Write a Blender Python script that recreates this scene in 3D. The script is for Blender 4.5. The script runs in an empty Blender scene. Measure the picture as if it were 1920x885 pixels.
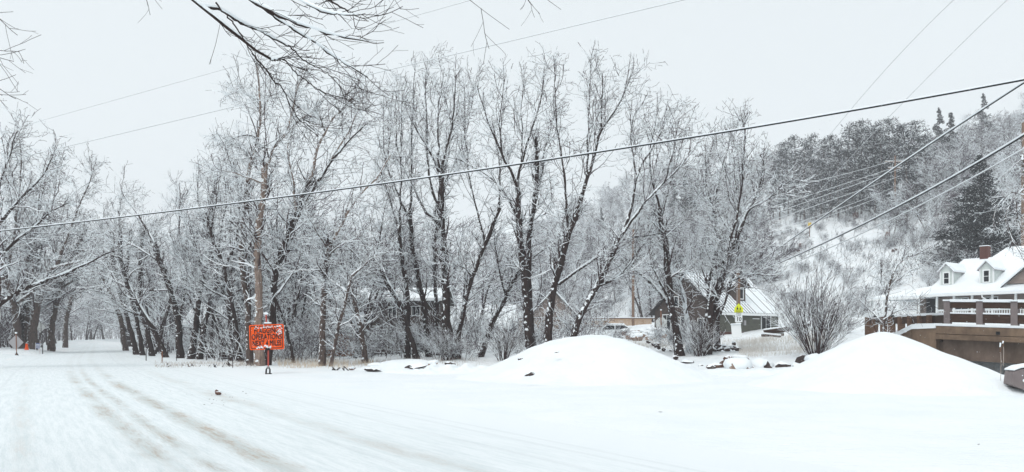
import bpy, bmesh, math, random
import numpy as np
from mathutils import Vector, Matrix

random.seed(7)
rng = np.random.default_rng(7)
scene = bpy.context.scene
COL = scene.collection

# ---------------------------------------------------------------- camera
F = 1500.0                 # focal length in photo pixels (photo 1920 x 885)
CX, HY, CZ = 960.0, 630.0, 1.6
cam_d = bpy.data.cameras.new('camera')
cam = bpy.data.objects.new('camera', cam_d)
COL.objects.link(cam)
cam.location = (0, 0, CZ)
cam.rotation_euler = (math.radians(90), 0, 0)
cam_d.sensor_width = 36
cam_d.lens = 36 * F / 1920
cam_d.shift_y = (HY - 442.5) / 1920
cam_d.clip_start = 0.1
cam_d.clip_end = 3000
scene.camera = cam

# ---------------------------------------------------------------- sky and sun (overcast, snowing)
SUN_EL, SUN_AZ = math.radians(58), math.radians(-145)
world = bpy.data.worlds.new('World')
scene.world = world
world.use_nodes = True
wn, wl = world.node_tree.nodes, world.node_tree.links
wn.clear()
w_out = wn.new('ShaderNodeOutputWorld')
w_sky = wn.new('ShaderNodeTexSky')
w_sky.sky_type = 'NISHITA'; w_sky.sun_disc = False
w_sky.sun_elevation = SUN_EL; w_sky.sun_rotation = SUN_AZ
w_sky.dust_density = 6; w_sky.air_density = 1
w_hs = wn.new('ShaderNodeHueSaturation'); w_hs.inputs['Saturation'].default_value = 0.25
w_b1 = wn.new('ShaderNodeBackground'); w_b1.inputs['Strength'].default_value = 0.05
w_b2 = wn.new('ShaderNodeBackground')           # the cloud deck
w_b2.inputs['Color'].default_value = (0.87, 0.94, 0.965, 1)
w_b2.inputs['Strength'].default_value = 0.77
w_add = wn.new('ShaderNodeAddShader')
wl.new(w_sky.outputs[0], w_hs.inputs['Color']); wl.new(w_hs.outputs[0], w_b1.inputs['Color'])
wl.new(w_b1.outputs[0], w_add.inputs[0]); wl.new(w_b2.outputs[0], w_add.inputs[1])
wl.new(w_add.outputs[0], w_out.inputs['Surface'])
sun_d = bpy.data.lights.new('sun', 'SUN')
sun_d.energy = 0.65; sun_d.angle = math.radians(30); sun_d.color = (1.0, 0.97, 0.93)
sun = bpy.data.objects.new('sun', sun_d); COL.objects.link(sun)
sun.rotation_euler = (math.radians(90) - SUN_EL, 0, math.radians(180) - SUN_AZ)
sun.location = (0, 0, 60)
scene.view_settings.view_transform = 'Standard'
scene.view_settings.look = 'None'
scene.view_settings.gamma = 1
scene.view_settings.exposure = 0.07
scene.view_settings.use_curve_mapping = False
try:
    scene.cycles.volume_bounces = 1
    scene.cycles.max_bounces = 6
    scene.cycles.diffuse_bounces = 3
except Exception:
    pass

def at(px, py, d):
    """a point of the place, given its bearing in the photograph and its distance"""
    return np.array([(px - CX) / F * d, d, CZ + (HY - py) / F * d])

# ---------------------------------------------------------------- materials
def mat(name, build):
    m = bpy.data.materials.new(name); m.use_nodes = True
    nt = m.node_tree; nt.nodes.clear()
    out = nt.nodes.new('ShaderNodeOutputMaterial')
    b = nt.nodes.new('ShaderNodeBsdfPrincipled')
    b.inputs['Roughness'].default_value = 0.9
    try: b.inputs['Specular IOR Level'].default_value = 0.2
    except Exception: pass
    nt.links.new(b.outputs[0], out.inputs['Surface'])
    build(nt, b)
    return m
def noise(nt, scale, detail=3, vec=None, rough=0.55, dist=0.0):
    n = nt.nodes.new('ShaderNodeTexNoise'); n.inputs['Scale'].default_value = scale
    n.inputs['Detail'].default_value = detail; n.inputs['Roughness'].default_value = rough
    n.inputs['Distortion'].default_value = dist
    if vec is not None: nt.links.new(vec, n.inputs['Vector'])
    return n.outputs['Fac']
def ramp(nt, fac, stops):
    r = nt.nodes.new('ShaderNodeValToRGB')
    e = r.color_ramp.elements
    while len(e) > 1: e.remove(e[-1])
    e[0].position = stops[0][0]; e[0].color = (*stops[0][1], 1)
    for p, c in stops[1:]:
        q = e.new(p); q.color = (*c, 1)
    nt.links.new(fac, r.inputs[0]); return r.outputs[0]
def mix(nt, fac, a, b):
    m = nt.nodes.new('ShaderNodeMixRGB')
    for i, v in enumerate((fac, a, b)):
        if hasattr(v, 'is_output') or hasattr(v, 'links'): nt.links.new(v, m.inputs[i])
        elif isinstance(v, (int, float)): m.inputs[i].default_value = v
        else: m.inputs[i].default_value = (*v, 1)
    return m.outputs[0]
def math_(nt, op, a, b=None, c=None):
    m = nt.nodes.new('ShaderNodeMath'); m.operation = op
    for i, v in enumerate((a, b, c)):
        if v is None: continue
        if isinstance(v, (int, float)): m.inputs[i].default_value = v
        else: nt.links.new(v, m.inputs[i])
    return m.outputs[0]
def maprange(nt, v, a, b, c=0.0, d=1.0):
    m = nt.nodes.new('ShaderNodeMapRange'); m.interpolation_type = 'SMOOTHSTEP'
    nt.links.new(v, m.inputs[0])
    for i, q in enumerate((a, b, c, d)): m.inputs[i + 1].default_value = q
    return m.outputs[0]
def objco(nt, kind='Object', scale=None):
    t = nt.nodes.new('ShaderNodeTexCoord').outputs[kind]
    if scale:
        m = nt.nodes.new('ShaderNodeMapping'); m.inputs['Scale'].default_value = scale
        nt.links.new(t, m.inputs['Vector']); return m.outputs[0]
    return t
def bump(nt, b, h, strength, dist):
    n = nt.nodes.new('ShaderNodeBump'); n.inputs['Strength'].default_value = strength
    n.inputs['Distance'].default_value = dist
    nt.links.new(h, n.inputs['Height']); nt.links.new(n.outputs[0], b.inputs['Normal'])
def facing(nt, v):
    """0..1: how far the surface faces direction v (where driven snow sticks)"""
    g = nt.nodes.new('ShaderNodeNewGeometry')
    d = nt.nodes.new('ShaderNodeVectorMath'); d.operation = 'DOT_PRODUCT'
    nt.links.new(g.outputs['Normal'], d.inputs[0]); d.inputs[1].default_value = v
    return d.outputs['Value']

SNOW = (0.86, 0.90, 0.925)
def b_snow(nt, b):
    co = objco(nt)
    n1 = noise(nt, 0.8, 5, co); n2 = noise(nt, 9, 4, co)
    c = ramp(nt, n1, [(0.3, (0.77, 0.82, 0.85)), (0.7, (0.83, 0.86, 0.875))])
    nt.links.new(c, b.inputs['Base Color'])
    h = math_(nt, 'ADD', math_(nt, 'MULTIPLY', n1, 1.0), math_(nt, 'MULTIPLY', n2, 0.18))
    bump(nt, b, h, 0.6, 0.12)
M_SNOW = mat('snow', b_snow)
def plain(name, col, rough=0.85, spec=0.2):
    def f(nt, b):
        b.inputs['Base Color'].default_value = (*col, 1); b.inputs['Roughness'].default_value = rough
    return mat(name, f)
M_SNOWCAP = plain('branch_snow', (0.82, 0.86, 0.885))
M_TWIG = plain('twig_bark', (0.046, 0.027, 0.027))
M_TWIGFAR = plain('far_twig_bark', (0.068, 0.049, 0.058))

def b_bark(base, dark, thr, strength):
    def f(nt, b):
        co = objco(nt)
        cs = objco(nt, 'Object', (6, 6, 1.6))
        n = noise(nt, 2.2, 5, cs, 0.65)
        c = ramp(nt, n, [(0.32, dark), (0.62, base)])
        stick = math_(nt, 'ADD', math_(nt, 'MULTIPLY', facing(nt, (-0.62, -0.35, 0.70)), 0.22), noise(nt, 5.5, 4, co, 0.6))
        s = maprange(nt, stick, thr, thr + 0.05)
        c = mix(nt, s, c, SNOW)
        nt.links.new(c, b.inputs['Base Color'])
        bump(nt, b, n, strength, 0.05)
    return f
M_BARK = mat('dark_bark', b_bark((0.046, 0.029, 0.026), (0.012, 0.008, 0.008), 0.70, 0.9))
M_BARKL = mat('pale_bark', b_bark((0.30, 0.225, 0.185), (0.10, 0.072, 0.06), 0.68, 0.7))
M_BARKM = mat('brown_bark', b_bark((0.12, 0.085, 0.072), (0.035, 0.026, 0.024), 0.68, 0.9))
def b_wood(base, dark, sc=(1, 8, 8)):
    def f(nt, b):
        n = noise(nt, 4, 5, objco(nt, 'Object', sc), 0.6)
        nt.links.new(ramp(nt, n, [(0.3, dark), (0.7, base)]), b.inputs['Base Color'])
        bump(nt, b, n, 0.4, 0.01)
    return f
M_WOODDK = mat('dark_stained_wood', b_wood((0.075, 0.042, 0.028), (0.03, 0.018, 0.013)))
M_WOODBR = mat('brown_wood', b_wood((0.17, 0.10, 0.065), (0.08, 0.045, 0.03)))
M_WOODTAN = mat('tan_wood', b_wood((0.50, 0.36, 0.25), (0.36, 0.25, 0.17)))
M_POLE = mat('pole_wood', b_wood((0.26, 0.17, 0.12), (0.13, 0.085, 0.06), (8, 8, 1)))
M_CLAD = mat('brown_cladding', b_wood((0.098, 0.074, 0.064), (0.05, 0.038, 0.034), (.4, 1, 1)))
M_CLADG = mat('green_cladding', b_wood((0.125, 0.125, 0.10), (0.085, 0.088, 0.072), (.4, 1, 1)))
M_CLADGD = mat('dark_green_cladding', b_wood((0.085, 0.078, 0.066), (0.05, 0.046, 0.04), (.4, 1, 1)))
M_CREAM = mat('pale_siding', b_wood((0.66, 0.70, 0.68), (0.56, 0.61, 0.59), (.4, 1, 1)))
M_TAUPE = mat('taupe_siding', b_wood((0.30, 0.24, 0.21), (0.22, 0.175, 0.155), (.4, 1, 1)))
def b_concrete(c0, c1):
    def f(nt, b):
        n = noise(nt, 1.6, 6, objco(nt, 'Object', (1, 1, 0.6)), 0.7)
        n2 = noise(nt, 40, 2, objco(nt))
        c = ramp(nt, n, [(0.28, c1), (0.72, c0)])
        nt.links.new(mix(nt, math_(nt, 'MULTIPLY', n2, 0.25), c, c1), b.inputs['Base Color'])
        bump(nt, b, n2, 0.3, 0.01)
    return f
M_CONC = mat('tan_concrete', b_concrete((0.26, 0.18, 0.122), (0.09, 0.062, 0.045)))
M_CONCG = mat('grey_concrete', b_concrete((0.27, 0.23, 0.225), (0.15, 0.125, 0.125)))
M_BEAM = mat('girder_concrete', b_concrete((0.24, 0.175, 0.14), (0.09, 0.065, 0.05)))
def b_rock(c0, c1, thr):
    def f(nt, b):
        n = noise(nt, 3.5, 5, objco(nt), 0.6)
        c = ramp(nt, n, [(0.3, c1), (0.7, c0)])
        s = maprange(nt, math_(nt, 'ADD', facing(nt, (0, 0, 1)), math_(nt, 'MULTIPLY', n, 0.7)), thr, thr + 0.12)
        nt.links.new(mix(nt, s, c, SNOW), b.inputs['Base Color'])
        bump(nt, b, n, 0.8, 0.08)
    return f
M_ROCKR = mat('red_rock', b_rock((0.19, 0.10, 0.075), (0.06, 0.032, 0.028), 0.92))
M_ROCKD = mat('dark_rock', b_rock((0.085, 0.06, 0.055), (0.02, 0.015, 0.015), 0.80))
M_ROCKT = mat('tan_rock', b_rock((0.40, 0.28, 0.22), (0.2, 0.14, 0.11), 0.65))
M_ORANGE = plain('orange_sheeting', (0.84, 0.092, 0.003), 0.5)
M_BLACK = plain('black_paint', (0.012, 0.011, 0.012), 0.5)
M_RED = plain('red_metal', (0.42, 0.07, 0.05), 0.5)
M_YELLOW = plain('yellow_green_sheeting', (0.72, 0.76, 0.02), 0.5)
M_WHITE = plain('white_paint', (0.78, 0.80, 0.80), 0.6)
M_GREY = plain('aluminium', (0.33, 0.32, 0.33), 0.5)
M_GREYL = plain('pale_aluminium', (0.55, 0.57, 0.56), 0.5)
M_BLUE = plain('blue_paint', (0.10, 0.12, 0.24), 0.5)
M_STEEL = plain('dark_steel', (0.05, 0.045, 0.045), 0.6)
M_RUBBER = plain('cable_rubber', (0.012, 0.012, 0.013), 0.5)
M_WIREG = plain('wire_aluminium', (0.45, 0.46, 0.47), 0.6)
M_BRICK = mat('chimney_brick', b_wood((0.15, 0.06, 0.045), (0.08, 0.035, 0.03), (3, 3, 3)))
M_GRASS = plain('dry_grass', (0.52, 0.42, 0.31))
M_GRASSG = plain('frosted_stalk', (0.42, 0.37, 0.33))
M_NEEDLE = plain('pine_needles', (0.026, 0.029, 0.032))
M_NEEDLED = plain('spruce_needles', (0.026, 0.030, 0.032))
M_TARP = plain('tarpaulin', (0.66, 0.70, 0.74), 0.6)
M_RUST = plain('rust_panel', (0.24, 0.10, 0.05), 0.8)
def b_glass(nt, b):
    b.inputs['Base Color'].default_value = (0.02, 0.022, 0.026, 1); b.inputs['Roughness'].default_value = 0.12
M_GLASS = mat('window_glass', b_glass)
def b_dglass(nt, b):
    b.inputs['Base Color'].default_value = (0.008, 0.009, 0.012, 1); b.inputs['Roughness'].default_value = 0.5
M_DGLASS = mat('dark_window_glass', b_dglass)
def b_water(nt, b):
    b.inputs['Base Color'].default_value = (0.012, 0.013, 0.014, 1); b.inputs['Roughness'].default_value = 0.12
    bump(nt, b, noise(nt, 3, 3, objco(nt)), 0.4, 0.05)
M_WATER = mat('creek_water', b_water)

# ---------------------------------------------------------------- object helpers
def tag(o, label=None, cat=None, group=None, kind=None):
    if label: o['label'] = label
    if cat: o['category'] = cat
    if group: o['group'] = group
    if kind: o['kind'] = kind
    return o
def link(o, parent=None):
    COL.objects.link(o)
    if parent: o.parent = parent
    return o
def thing(name, loc, label, cat, group=None, rz=0.0):
    o = bpy.data.objects.new(name, None); o.empty_display_size = 0.3
    o.location = [float(v) for v in loc]; o.rotation_euler = (0, 0, rz)
    link(o); return tag(o, label, cat, group)
class MB:
    """collects polygons, builds one mesh object"""
    def __init__(self): self.v = []; self.f = []; self.m = []
    def add(self, vs, fs, mi=0):
        n = len(self.v); self.v += [tuple(float(c) for c in p) for p in vs]
        self.f += [tuple(i + n for i in f) for f in fs]; self.m += [mi] * len(fs); return self
    def box(self, x0, x1, y0, y1, z0, z1, mi=0):
        vs = [(x, y, z) for z in (z0, z1) for y in (y0, y1) for x in (x0, x1)]
        return self.add(vs, [(0, 2, 3, 1), (4, 5, 7, 6), (0, 1, 5, 4), (2, 6, 7, 3), (0, 4, 6, 2), (1, 3, 7, 5)], mi)
    def prism(self, poly, a, b, mi=0):
        """poly: list of points (3d) for one side; a,b: offsets vectors"""
        a = np.array(a, float); b = np.array(b, float); n = len(poly)
        vs = [np.array(p) + a for p in poly] + [np.array(p) + b for p in poly]
        fs = [tuple(range(n - 1, -1, -1)), tuple(range(n, 2 * n))] + [(i, (i + 1) % n, n + (i + 1) % n, n + i) for i in range(n)]
        return self.add(vs, fs, mi)
    def tube(self, p, r, sides=8, mi=0, cap=True):
        p = np.array(p, float); r = np.broadcast_to(np.array(r, float), (len(p),))
        t = np.gradient(p, axis=0); t /= np.linalg.norm(t, axis=1)[:, None] + 1e-9
        ref = np.array([0.13, 0.2, 1.0]) if abs(t[0][2]) < 0.8 else np.array([1.0, 0.1, 0])
        s = np.cross(t, ref); s /= np.linalg.norm(s, axis=1)[:, None]; u = np.cross(s, t)
        vs = []
        for i in range(len(p)):
            for k in range(sides):
                a = 2 * math.pi * k / sides
                vs.append(p[i] + r[i] * (math.cos(a) * s[i] + math.sin(a) * u[i]))
        fs = []
        for i in range(len(p) - 1):
            for k in range(sides):
                k2 = (k + 1) % sides
                fs.append((i * sides + k, i * sides + k2, (i + 1) * sides + k2, (i + 1) * sides + k))
        if cap:
            fs.append(tuple(range(sides - 1, -1, -1))); e = (len(p) - 1) * sides
            fs.append(tuple(range(e, e + sides)))
        return self.add(vs, fs, mi)
    def build(self, name, mats, parent=None, smooth=False, bevel=0.0):
        me = bpy.data.meshes.new(name); me.from_pydata(self.v, [], self.f)
        if not isinstance(mats, (list, tuple)): mats = [mats]
        for m in mats: me.materials.append(m)
        if len(mats) > 1: me.polygons.foreach_set('material_index', self.m)
        bm = bmesh.new(); bm.from_mesh(me); bmesh.ops.recalc_face_normals(bm, faces=bm.faces)
        if bevel > 0:
            bmesh.ops.bevel(bm, geom=list(bm.edges), offset=bevel, segments=1, affect='EDGES')
        bm.to_mesh(me); bm.free()
        if smooth: me.polygons.foreach_set('use_smooth', [True] * len(me.polygons))
        me.update()
        return link(bpy.data.objects.new(name, me), parent)
def box(name, m, parent, x0, x1, y0, y1, z0, z1, bevel=0.0):
    return MB().box(x0, x1, y0, y1, z0, z1).build(name, m, parent, bevel=bevel)

def raw_mesh(name, V, Q, mats, mi=None, smooth=False):
    """fast mesh from numpy arrays (Q: (n,3) or (n,4))"""
    me = bpy.data.meshes.new(name)
    k = Q.shape[1]
    me.vertices.add(len(V)); me.vertices.foreach_set('co', V.astype(np.float32).ravel())
    me.loops.add(Q.size); me.loops.foreach_set('vertex_index', Q.astype(np.int32).ravel())
    me.polygons.add(len(Q)); me.polygons.foreach_set('loop_start', (np.arange(len(Q)) * k).astype(np.int32))
    for m in mats: me.materials.append(m)
    if mi is not None: me.polygons.foreach_set('material_index', mi.astype(np.int32))
    me.polygons.foreach_set('use_smooth', np.full(len(Q), smooth))
    me.update(calc_edges=True)
    return me

# ---------------------------------------------------------------- terrain
def seg_dist(x, y, pts):
    best = np.full(np.shape(x), 1e9)
    for (x0, y0), (x1, y1) in zip(pts[:-1], pts[1:]):
        dx, dy = x1 - x0, y1 - y0
        t = np.clip(((x - x0) * dx + (y - y0) * dy) / (dx * dx + dy * dy), 0, 1)
        best = np.minimum(best, np.hypot(x - x0 - t * dx, y - y0 - t * dy))
    return best
CREEK = [(60, 26), (30, 31), (22, 33.0), (17.5, 35.0)]
def sstep(a, b, x):
    t = np.clip((x - a) / (b - a), 0, 1); return t * t * (3 - 2 * t)
# (bearing px, row, distance) of spots of ground
CTRL = [at(*c) for c in [
    (1300, 660, 50), (1150, 650, 55), (1400, 640, 58), (1530, 655, 42), (1345, 632, 70), (1400, 637, 66), (1240, 620, 78),
    (1500, 630, 68), (1640, 612, 52), (1700, 600, 60), (1800, 596, 78), (1100, 612, 85), (1180, 612, 85),
    (1700, 640, 41), (1660, 642, 43), (1000, 640, 62), (900, 655, 70),
    (1340, 690, 36.5), (1383, 690, 36), (1441, 690, 36), (1475, 688, 36), (1510, 684, 36.6), (1540, 682, 36.2), (1288, 681, 38.5), (1232, 650, 50), (1425, 672, 39), (1360, 672, 40), (1550, 668, 39)]]
FLAT = [(-60, -20), (0, -20), (60, -20), (-30, 10), (0, 8), (20, 5), (0, 20), (12, 24), (-10, 36), (4, 38), (-20, 60), (-40, 80),
        (-60, 40), (-100, 150), (-14, 55), (-10, 70), (-30, 90), (-200, 300), (-160, 100), (-90, 60), (60, 5), (100, 0), (-60, 130), (20, 28)]
CP = np.array([(c[0], c[1], c[2]) for c in CTRL] + [(x, y, 0.0) for x, y in FLAT]
              + [(21, 28.5, 0.1), (19, 27, 0.0), (30, 22, 0.4), (42, 22, .6), (60, 50, 4.5), (100, 60, 6), (0, 120, 2.5), (-40, 200, 2), (120, 120, 8), (40, 140, 5)]
              + [tuple(at(*q)) for q in ((30, 668, 62), (50, 656, 70), (71, 658, 68), (58, 654, 75), (34, 653, 76), (5, 650, 80), (-60, 660, 60), (-100, 650, 70))])
_A = np.hypot(CP[:, None, 0] - CP[None, :, 0], CP[:, None, 1] - CP[None, :, 1])
_n = len(CP)
_M = np.zeros((_n + 1, _n + 1)); _M[:_n, :_n] = -_A + 0.0; _M[:_n, _n] = 1; _M[_n, :_n] = 1
_W = np.linalg.solve(_M, np.append(CP[:, 2], 0))
def vnoise(x, y, s, seed=0):
    """cheap smooth noise from sines"""
    r = np.random.default_rng(seed); o = 0
    for k in range(6):
        a = r.uniform(0, 6.28); f = s * r.uniform(0.6, 2.2); p = r.uniform(0, 6.28)
        o = o + np.sin((x * math.cos(a) + y * math.sin(a)) * f + p) / 6
    return o
def road_c(y):
    """x of the wheel tracks along the road"""
    return 2.0 - 0.645 * y + 0.0014 * np.clip(y, 0, 60) ** 2 * 0.75 + np.where(y > 60, 0.126 * (y - 60), 0) + 0.0045 * np.clip(y - 170, 0, 200) ** 2 + 1.8 * np.clip(y - 370, 0, 900)
def H(x, y):
    x = np.asarray(x, float); y = np.asarray(y, float)
    d = np.hypot(x[..., None] - CP[:, 0], y[..., None] - CP[:, 1])
    z = (-d) @ _W[:_n] + _W[_n]
    z = np.clip(z, -1, 9)
    s = 0.88 * x + 0.475 * y
    hill = np.clip(s - 72, 0, 190)
    z = z + hill * 0.30 * sstep(0, 30, hill) + np.clip(s - 150, 0, 110) * 0.19 * sstep(0.55, 0.30, x / np.maximum(y, 40))
    off = sstep(5.5, 12, np.abs(x - road_c(y)) * 0.84) * sstep(30, 42, y)
    uu_ = (x - road_c(y)) * 0.84
    z = z * np.where(uu_ > 0, sstep(2, 9, uu_), sstep(2.0, 3.6, -uu_))
    rough = vnoise(x, y, 0.9, 3) * 0.10 + vnoise(x, y, 2.7, 4) * 0.05
    z = z + off * rough + vnoise(x, y, 0.12, 5) * 0.6 * sstep(3, 25, hill)
    lot = sstep(7.2, 9.5, (x - road_c(y)) * .84) * (1 - sstep(34, 40, y)) * sstep(3, 6, y)
    z = z + lot * (vnoise(x, y, 1.1, 31) * .05 + vnoise(x, y, 3.0, 32) * .022)
    cd = seg_dist(x, y, CREEK)
    depth = 2.3 * sstep(13.5, 17.5, x)
    return z - depth * (1 - sstep(1.2, 4.2, cd))
def Hs(x, y): return float(H(np.array([x]), np.array([y]))[0])

def b_ground(nt, b):
    co = objco(nt)
    n1 = noise(nt, 0.5, 6, co); n2 = noise(nt, 7, 4, co); n3 = noise(nt, 1.1, 7, co, 0.72)
    sep = nt.nodes.new('ShaderNodeSeparateXYZ'); nt.links.new(co, sep.inputs[0])
    c = ramp(nt, n1, [(0.3, (0.76, 0.81, 0.84)), (0.7, (0.82, 0.85, 0.865))])
    # woodland floor: grass ends, leaves and soil showing in the thin snow
    wood = maprange(nt, sep.outputs[1], 37.0, 43.0)
    fleck = maprange(nt, math_(nt, 'ADD', math_(nt, 'MULTIPLY', n2, 0.5), math_(nt, 'MULTIPLY', n3, 0.5)), 0.52, 0.60)
    soil = ramp(nt, noise(nt, 3, 3, co), [(0.4, (0.20, 0.16, 0.14)), (0.6, (0.42, 0.34, 0.27))])
    c = mix(nt, math_(nt, 'MULTIPLY', math_(nt, 'MULTIPLY', wood, fleck), 0.40), c, soil)
    nt.links.new(c, b.inputs['Base Color'])
    n4 = noise(nt, 2.2, 5, objco(nt, 'Object', (1, 2.4, 1)), .65)
    h = math_(nt, 'ADD', n1, math_(nt, 'ADD', math_(nt, 'MULTIPLY', n4, .5), math_(nt, 'MULTIPLY', n2, 0.15)))
    bump(nt, b, h, 0.8, 0.16)
M_GROUND = mat('snowy_ground', b_ground)
gy = np.concatenate([np.linspace(-60, -2, 12), np.linspace(0, 34, 60), np.linspace(34.5, 60, 74), np.linspace(61, 110, 60), np.linspace(112, 240, 60), np.linspace(250, 900, 40)])
gx = np.concatenate([np.linspace(-560, -130, 24), np.linspace(-124, -46, 28), np.linspace(-44, 40, 150), np.linspace(41, 130, 60), np.linspace(135, 560, 32)])
GX, GY = np.meshgrid(gx, gy)
GZ = H(GX, GY)
GV = np.stack([GX, GY, GZ], -1).reshape(-1, 3)
nx_ = len(gx)
ii = (np.arange(len(gy) - 1)[:, None] * nx_ + np.arange(nx_ - 1)[None, :]).ravel()
GQ = np.stack([ii, ii + 1, ii + 1 + nx_, ii + nx_], 1)
ground = link(bpy.data.objects.new('ground', raw_mesh('ground', GV, GQ, [M_GROUND], smooth=True)))
tag(ground, kind='structure')

# road: packed snow with sandy wheel tracks, u across and v along the road
def b_road(nt, b):
    uv = objco(nt, 'UV')
    sep = nt.nodes.new('ShaderNodeSeparateXYZ'); nt.links.new(uv, sep.inputs[0])
    u, v = sep.outputs[0], sep.outputs[1]
    m = nt.nodes.new('ShaderNodeMapping'); m.inputs['Scale'].default_value = (5.0, 0.35, 1); nt.links.new(uv, m.inputs['Vector'])
    streak = noise(nt, 2.2, 6, m.outputs[0], 0.7)
    m2 = nt.nodes.new('ShaderNodeMapping'); m2.inputs['Scale'].default_value = (1.0, 0.22, 1); nt.links.new(uv, m2.inputs['Vector'])
    patch = noise(nt, 1.0, 4, m2.outputs[0], 0.6)
    grit = noise(nt, 28, 5, uv, 0.75)
    wob = math_(nt, 'MULTIPLY', math_(nt, 'SUBTRACT', noise(nt, 0.25, 2, m2.outputs[0]), 0.5), 0.5)
    uu = math_(nt, 'ADD', u, wob)
    fine0 = noise(nt, 6, 4, m.outputs[0], 0.7)
    tot = None
    for c0, w, a in ((-4.1, .3, .25), (-2.7, .16, .3), (-1.5, .16, .25), (0.0, .20, .85), (0.45, .14, .9), (1.15, .22, 1.0), (2.95, .30, .55)):
        dd = math_(nt, 'ABSOLUTE', math_(nt, 'SUBTRACT', math_(nt, 'ADD', uu, math_(nt, 'MULTIPLY', math_(nt, 'SUBTRACT', fine0, .5), .35)), c0))
        g = math_(nt, 'MULTIPLY', maprange(nt, dd, 0.0, w * 1.5, 1.0, 0.0), a)
        tot = g if tot is None else math_(nt, 'MAXIMUM', tot, g)
    fade = math_(nt, 'MULTIPLY', maprange(nt, v, 20, 42, 1.0, 0.18), maprange(nt, u, 1.5, 5.5, 1.0, 0.25))
    trk = math_(nt, 'MULTIPLY', math_(nt, 'MULTIPLY', tot, fade), maprange(nt, patch, 0.36, 0.56, .12, 1.0))
    spot = noise(nt, 2.6, 5, m2.outputs[0], 0.7)
    dirt = math_(nt, 'MULTIPLY', math_(nt, 'MULTIPLY', trk, maprange(nt, spot, .44, .56, .30, 1.0)), maprange(nt, math_(nt, 'ADD', math_(nt, 'MULTIPLY', streak, .5), math_(nt, 'MULTIPLY', grit, .5)), 0.40, 0.60))
    fine = noise(nt, 16, 6, m.outputs[0], 0.75)
    base = ramp(nt, math_(nt, 'ADD', math_(nt, 'MULTIPLY', streak, .55), math_(nt, 'MULTIPLY', fine, .45)), [(0.38, (0.63, 0.695, 0.715)), (0.56, (0.78, 0.825, 0.845))])
    base = mix(nt, math_(nt, 'MULTIPLY', trk, 0.60), base, (0.47, 0.52, 0.51))
    sandc = ramp(nt, patch, [(0.45, (0.36, 0.33, 0.29)), (0.62, (0.42, 0.29, 0.19))])
    c = mix(nt, math_(nt, 'MULTIPLY', dirt, 0.95), base, sandc)
    c = mix(nt, maprange(nt, u, 2.8, 6.8), c, (0.79, 0.83, 0.852))
    for c0, w in ((4.2, .07), (4.95, .06), (5.25, .05), (2.4, .06), (-2.1, .06)):
        dd = math_(nt, 'ABSOLUTE', math_(nt, 'SUBTRACT', uu, c0))
        c = mix(nt, math_(nt, 'MULTIPLY', math_(nt, 'MULTIPLY', maprange(nt, dd, 0.0, w * 1.6, 1.0, 0.0), .30), maprange(nt, grit, .35, .6)), c, (0.50, 0.54, 0.56))
    # stray grit
    spk = math_(nt, 'MULTIPLY', maprange(nt, noise(nt, 55, 3, uv, .6), 0.68, 0.74), maprange(nt, noise(nt, .6, 3, uv), .50, .68))
    c = mix(nt, math_(nt, 'MULTIPLY', spk, .8), c, (0.22, 0.24, 0.19))
    nt.links.new(c, b.inputs['Base Color'])
    h = math_(nt, 'ADD', math_(nt, 'MULTIPLY', streak, .6), math_(nt, 'ADD', math_(nt, 'MULTIPLY', fine, .5), math_(nt, 'MULTIPLY', grit, 0.3)))
    bump(nt, b, h, 0.6, 0.035)
M_ROAD = mat('packed_snow_road', b_road)
rv = np.concatenate([np.linspace(-30, 60, 80), np.linspace(63, 700, 90)])
ru = np.linspace(-6.5, 8.0, 12)
RV = []; RUV = []
for y in rv:
    for u in ru:
        x = float(road_c(y)) + u / 0.84
        RV.append((x, y, 0.006 + Hs(x, y) - (.05 if u > 7.9 else 0))); RUV.append((u, y))
n_ = len(ru)
ii = (np.arange(len(rv) - 1)[:, None] * n_ + np.arange(n_ - 1)[None, :]).ravel()
RQ = np.stack([ii, ii + 1, ii + 1 + n_, ii + n_], 1)
rme = raw_mesh('road', np.array(RV), RQ, [M_ROAD], smooth=True)
uvl = rme.uv_layers.new(name='UVMap')
uvl.data.foreach_set('uv', np.array(RUV)[RQ.ravel()].astype(np.float32).ravel())
tag(link(bpy.data.objects.new('road', rme)), kind='structure')
# creek water under the bridge
tag(box('creek_water', M_WATER, None, 12, 62, 20, 42, -1.6, -1.45), kind='structure')

# ---------------------------------------------------------------- snow piles
def b_pile(nt, b):
    co = objco(nt)
    n1 = noise(nt, 0.9, 5, co); n2 = noise(nt, 7, 5, co, 0.6); n3 = noise(nt, 2.4, 3, co)
    c = ramp(nt, n1, [(0.3, (0.76, 0.81, 0.84)), (0.7, (0.82, 0.85, 0.865))])
    nt.links.new(c, b.inputs['Base Color'])
    h = math_(nt, 'ADD', math_(nt, 'MULTIPLY', n3, .6), math_(nt, 'MULTIPLY', n2, 0.22))
    bump(nt, b, h, 0.85, 0.12)
M_PILE = mat('piled_snow', b_pile)
def pile(name, cx, cy, rx, ry, hfun, label):
    n = 130
    u = np.linspace(-1.55, 1.55, n); U, Vv = np.meshgrid(u, u)
    X = cx + U * rx; Y = cy + Vv * ry
    R = np.hypot(U, Vv)
    Z = H(X, Y) + hfun(U, Vv, R) - 0.06
    V = np.stack([X, Y, Z], -1).reshape(-1, 3)
    ii = (np.arange(n - 1)[:, None] * n + np.arange(n - 1)[None, :]).ravel()
    Q = np.stack([ii, ii + 1, ii + 1 + n, ii + n], 1)
    keep = (R.reshape(-1)[Q] < 1.5).all(1)
    V = V - np.array([cx, cy, 0])
    o = link(bpy.data.objects.new(name, raw_mesh(name, V, Q[keep], [M_PILE], smooth=True)))
    o.location = (cx, cy, 0)
    return tag(o, label, 'snow pile')
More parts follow.
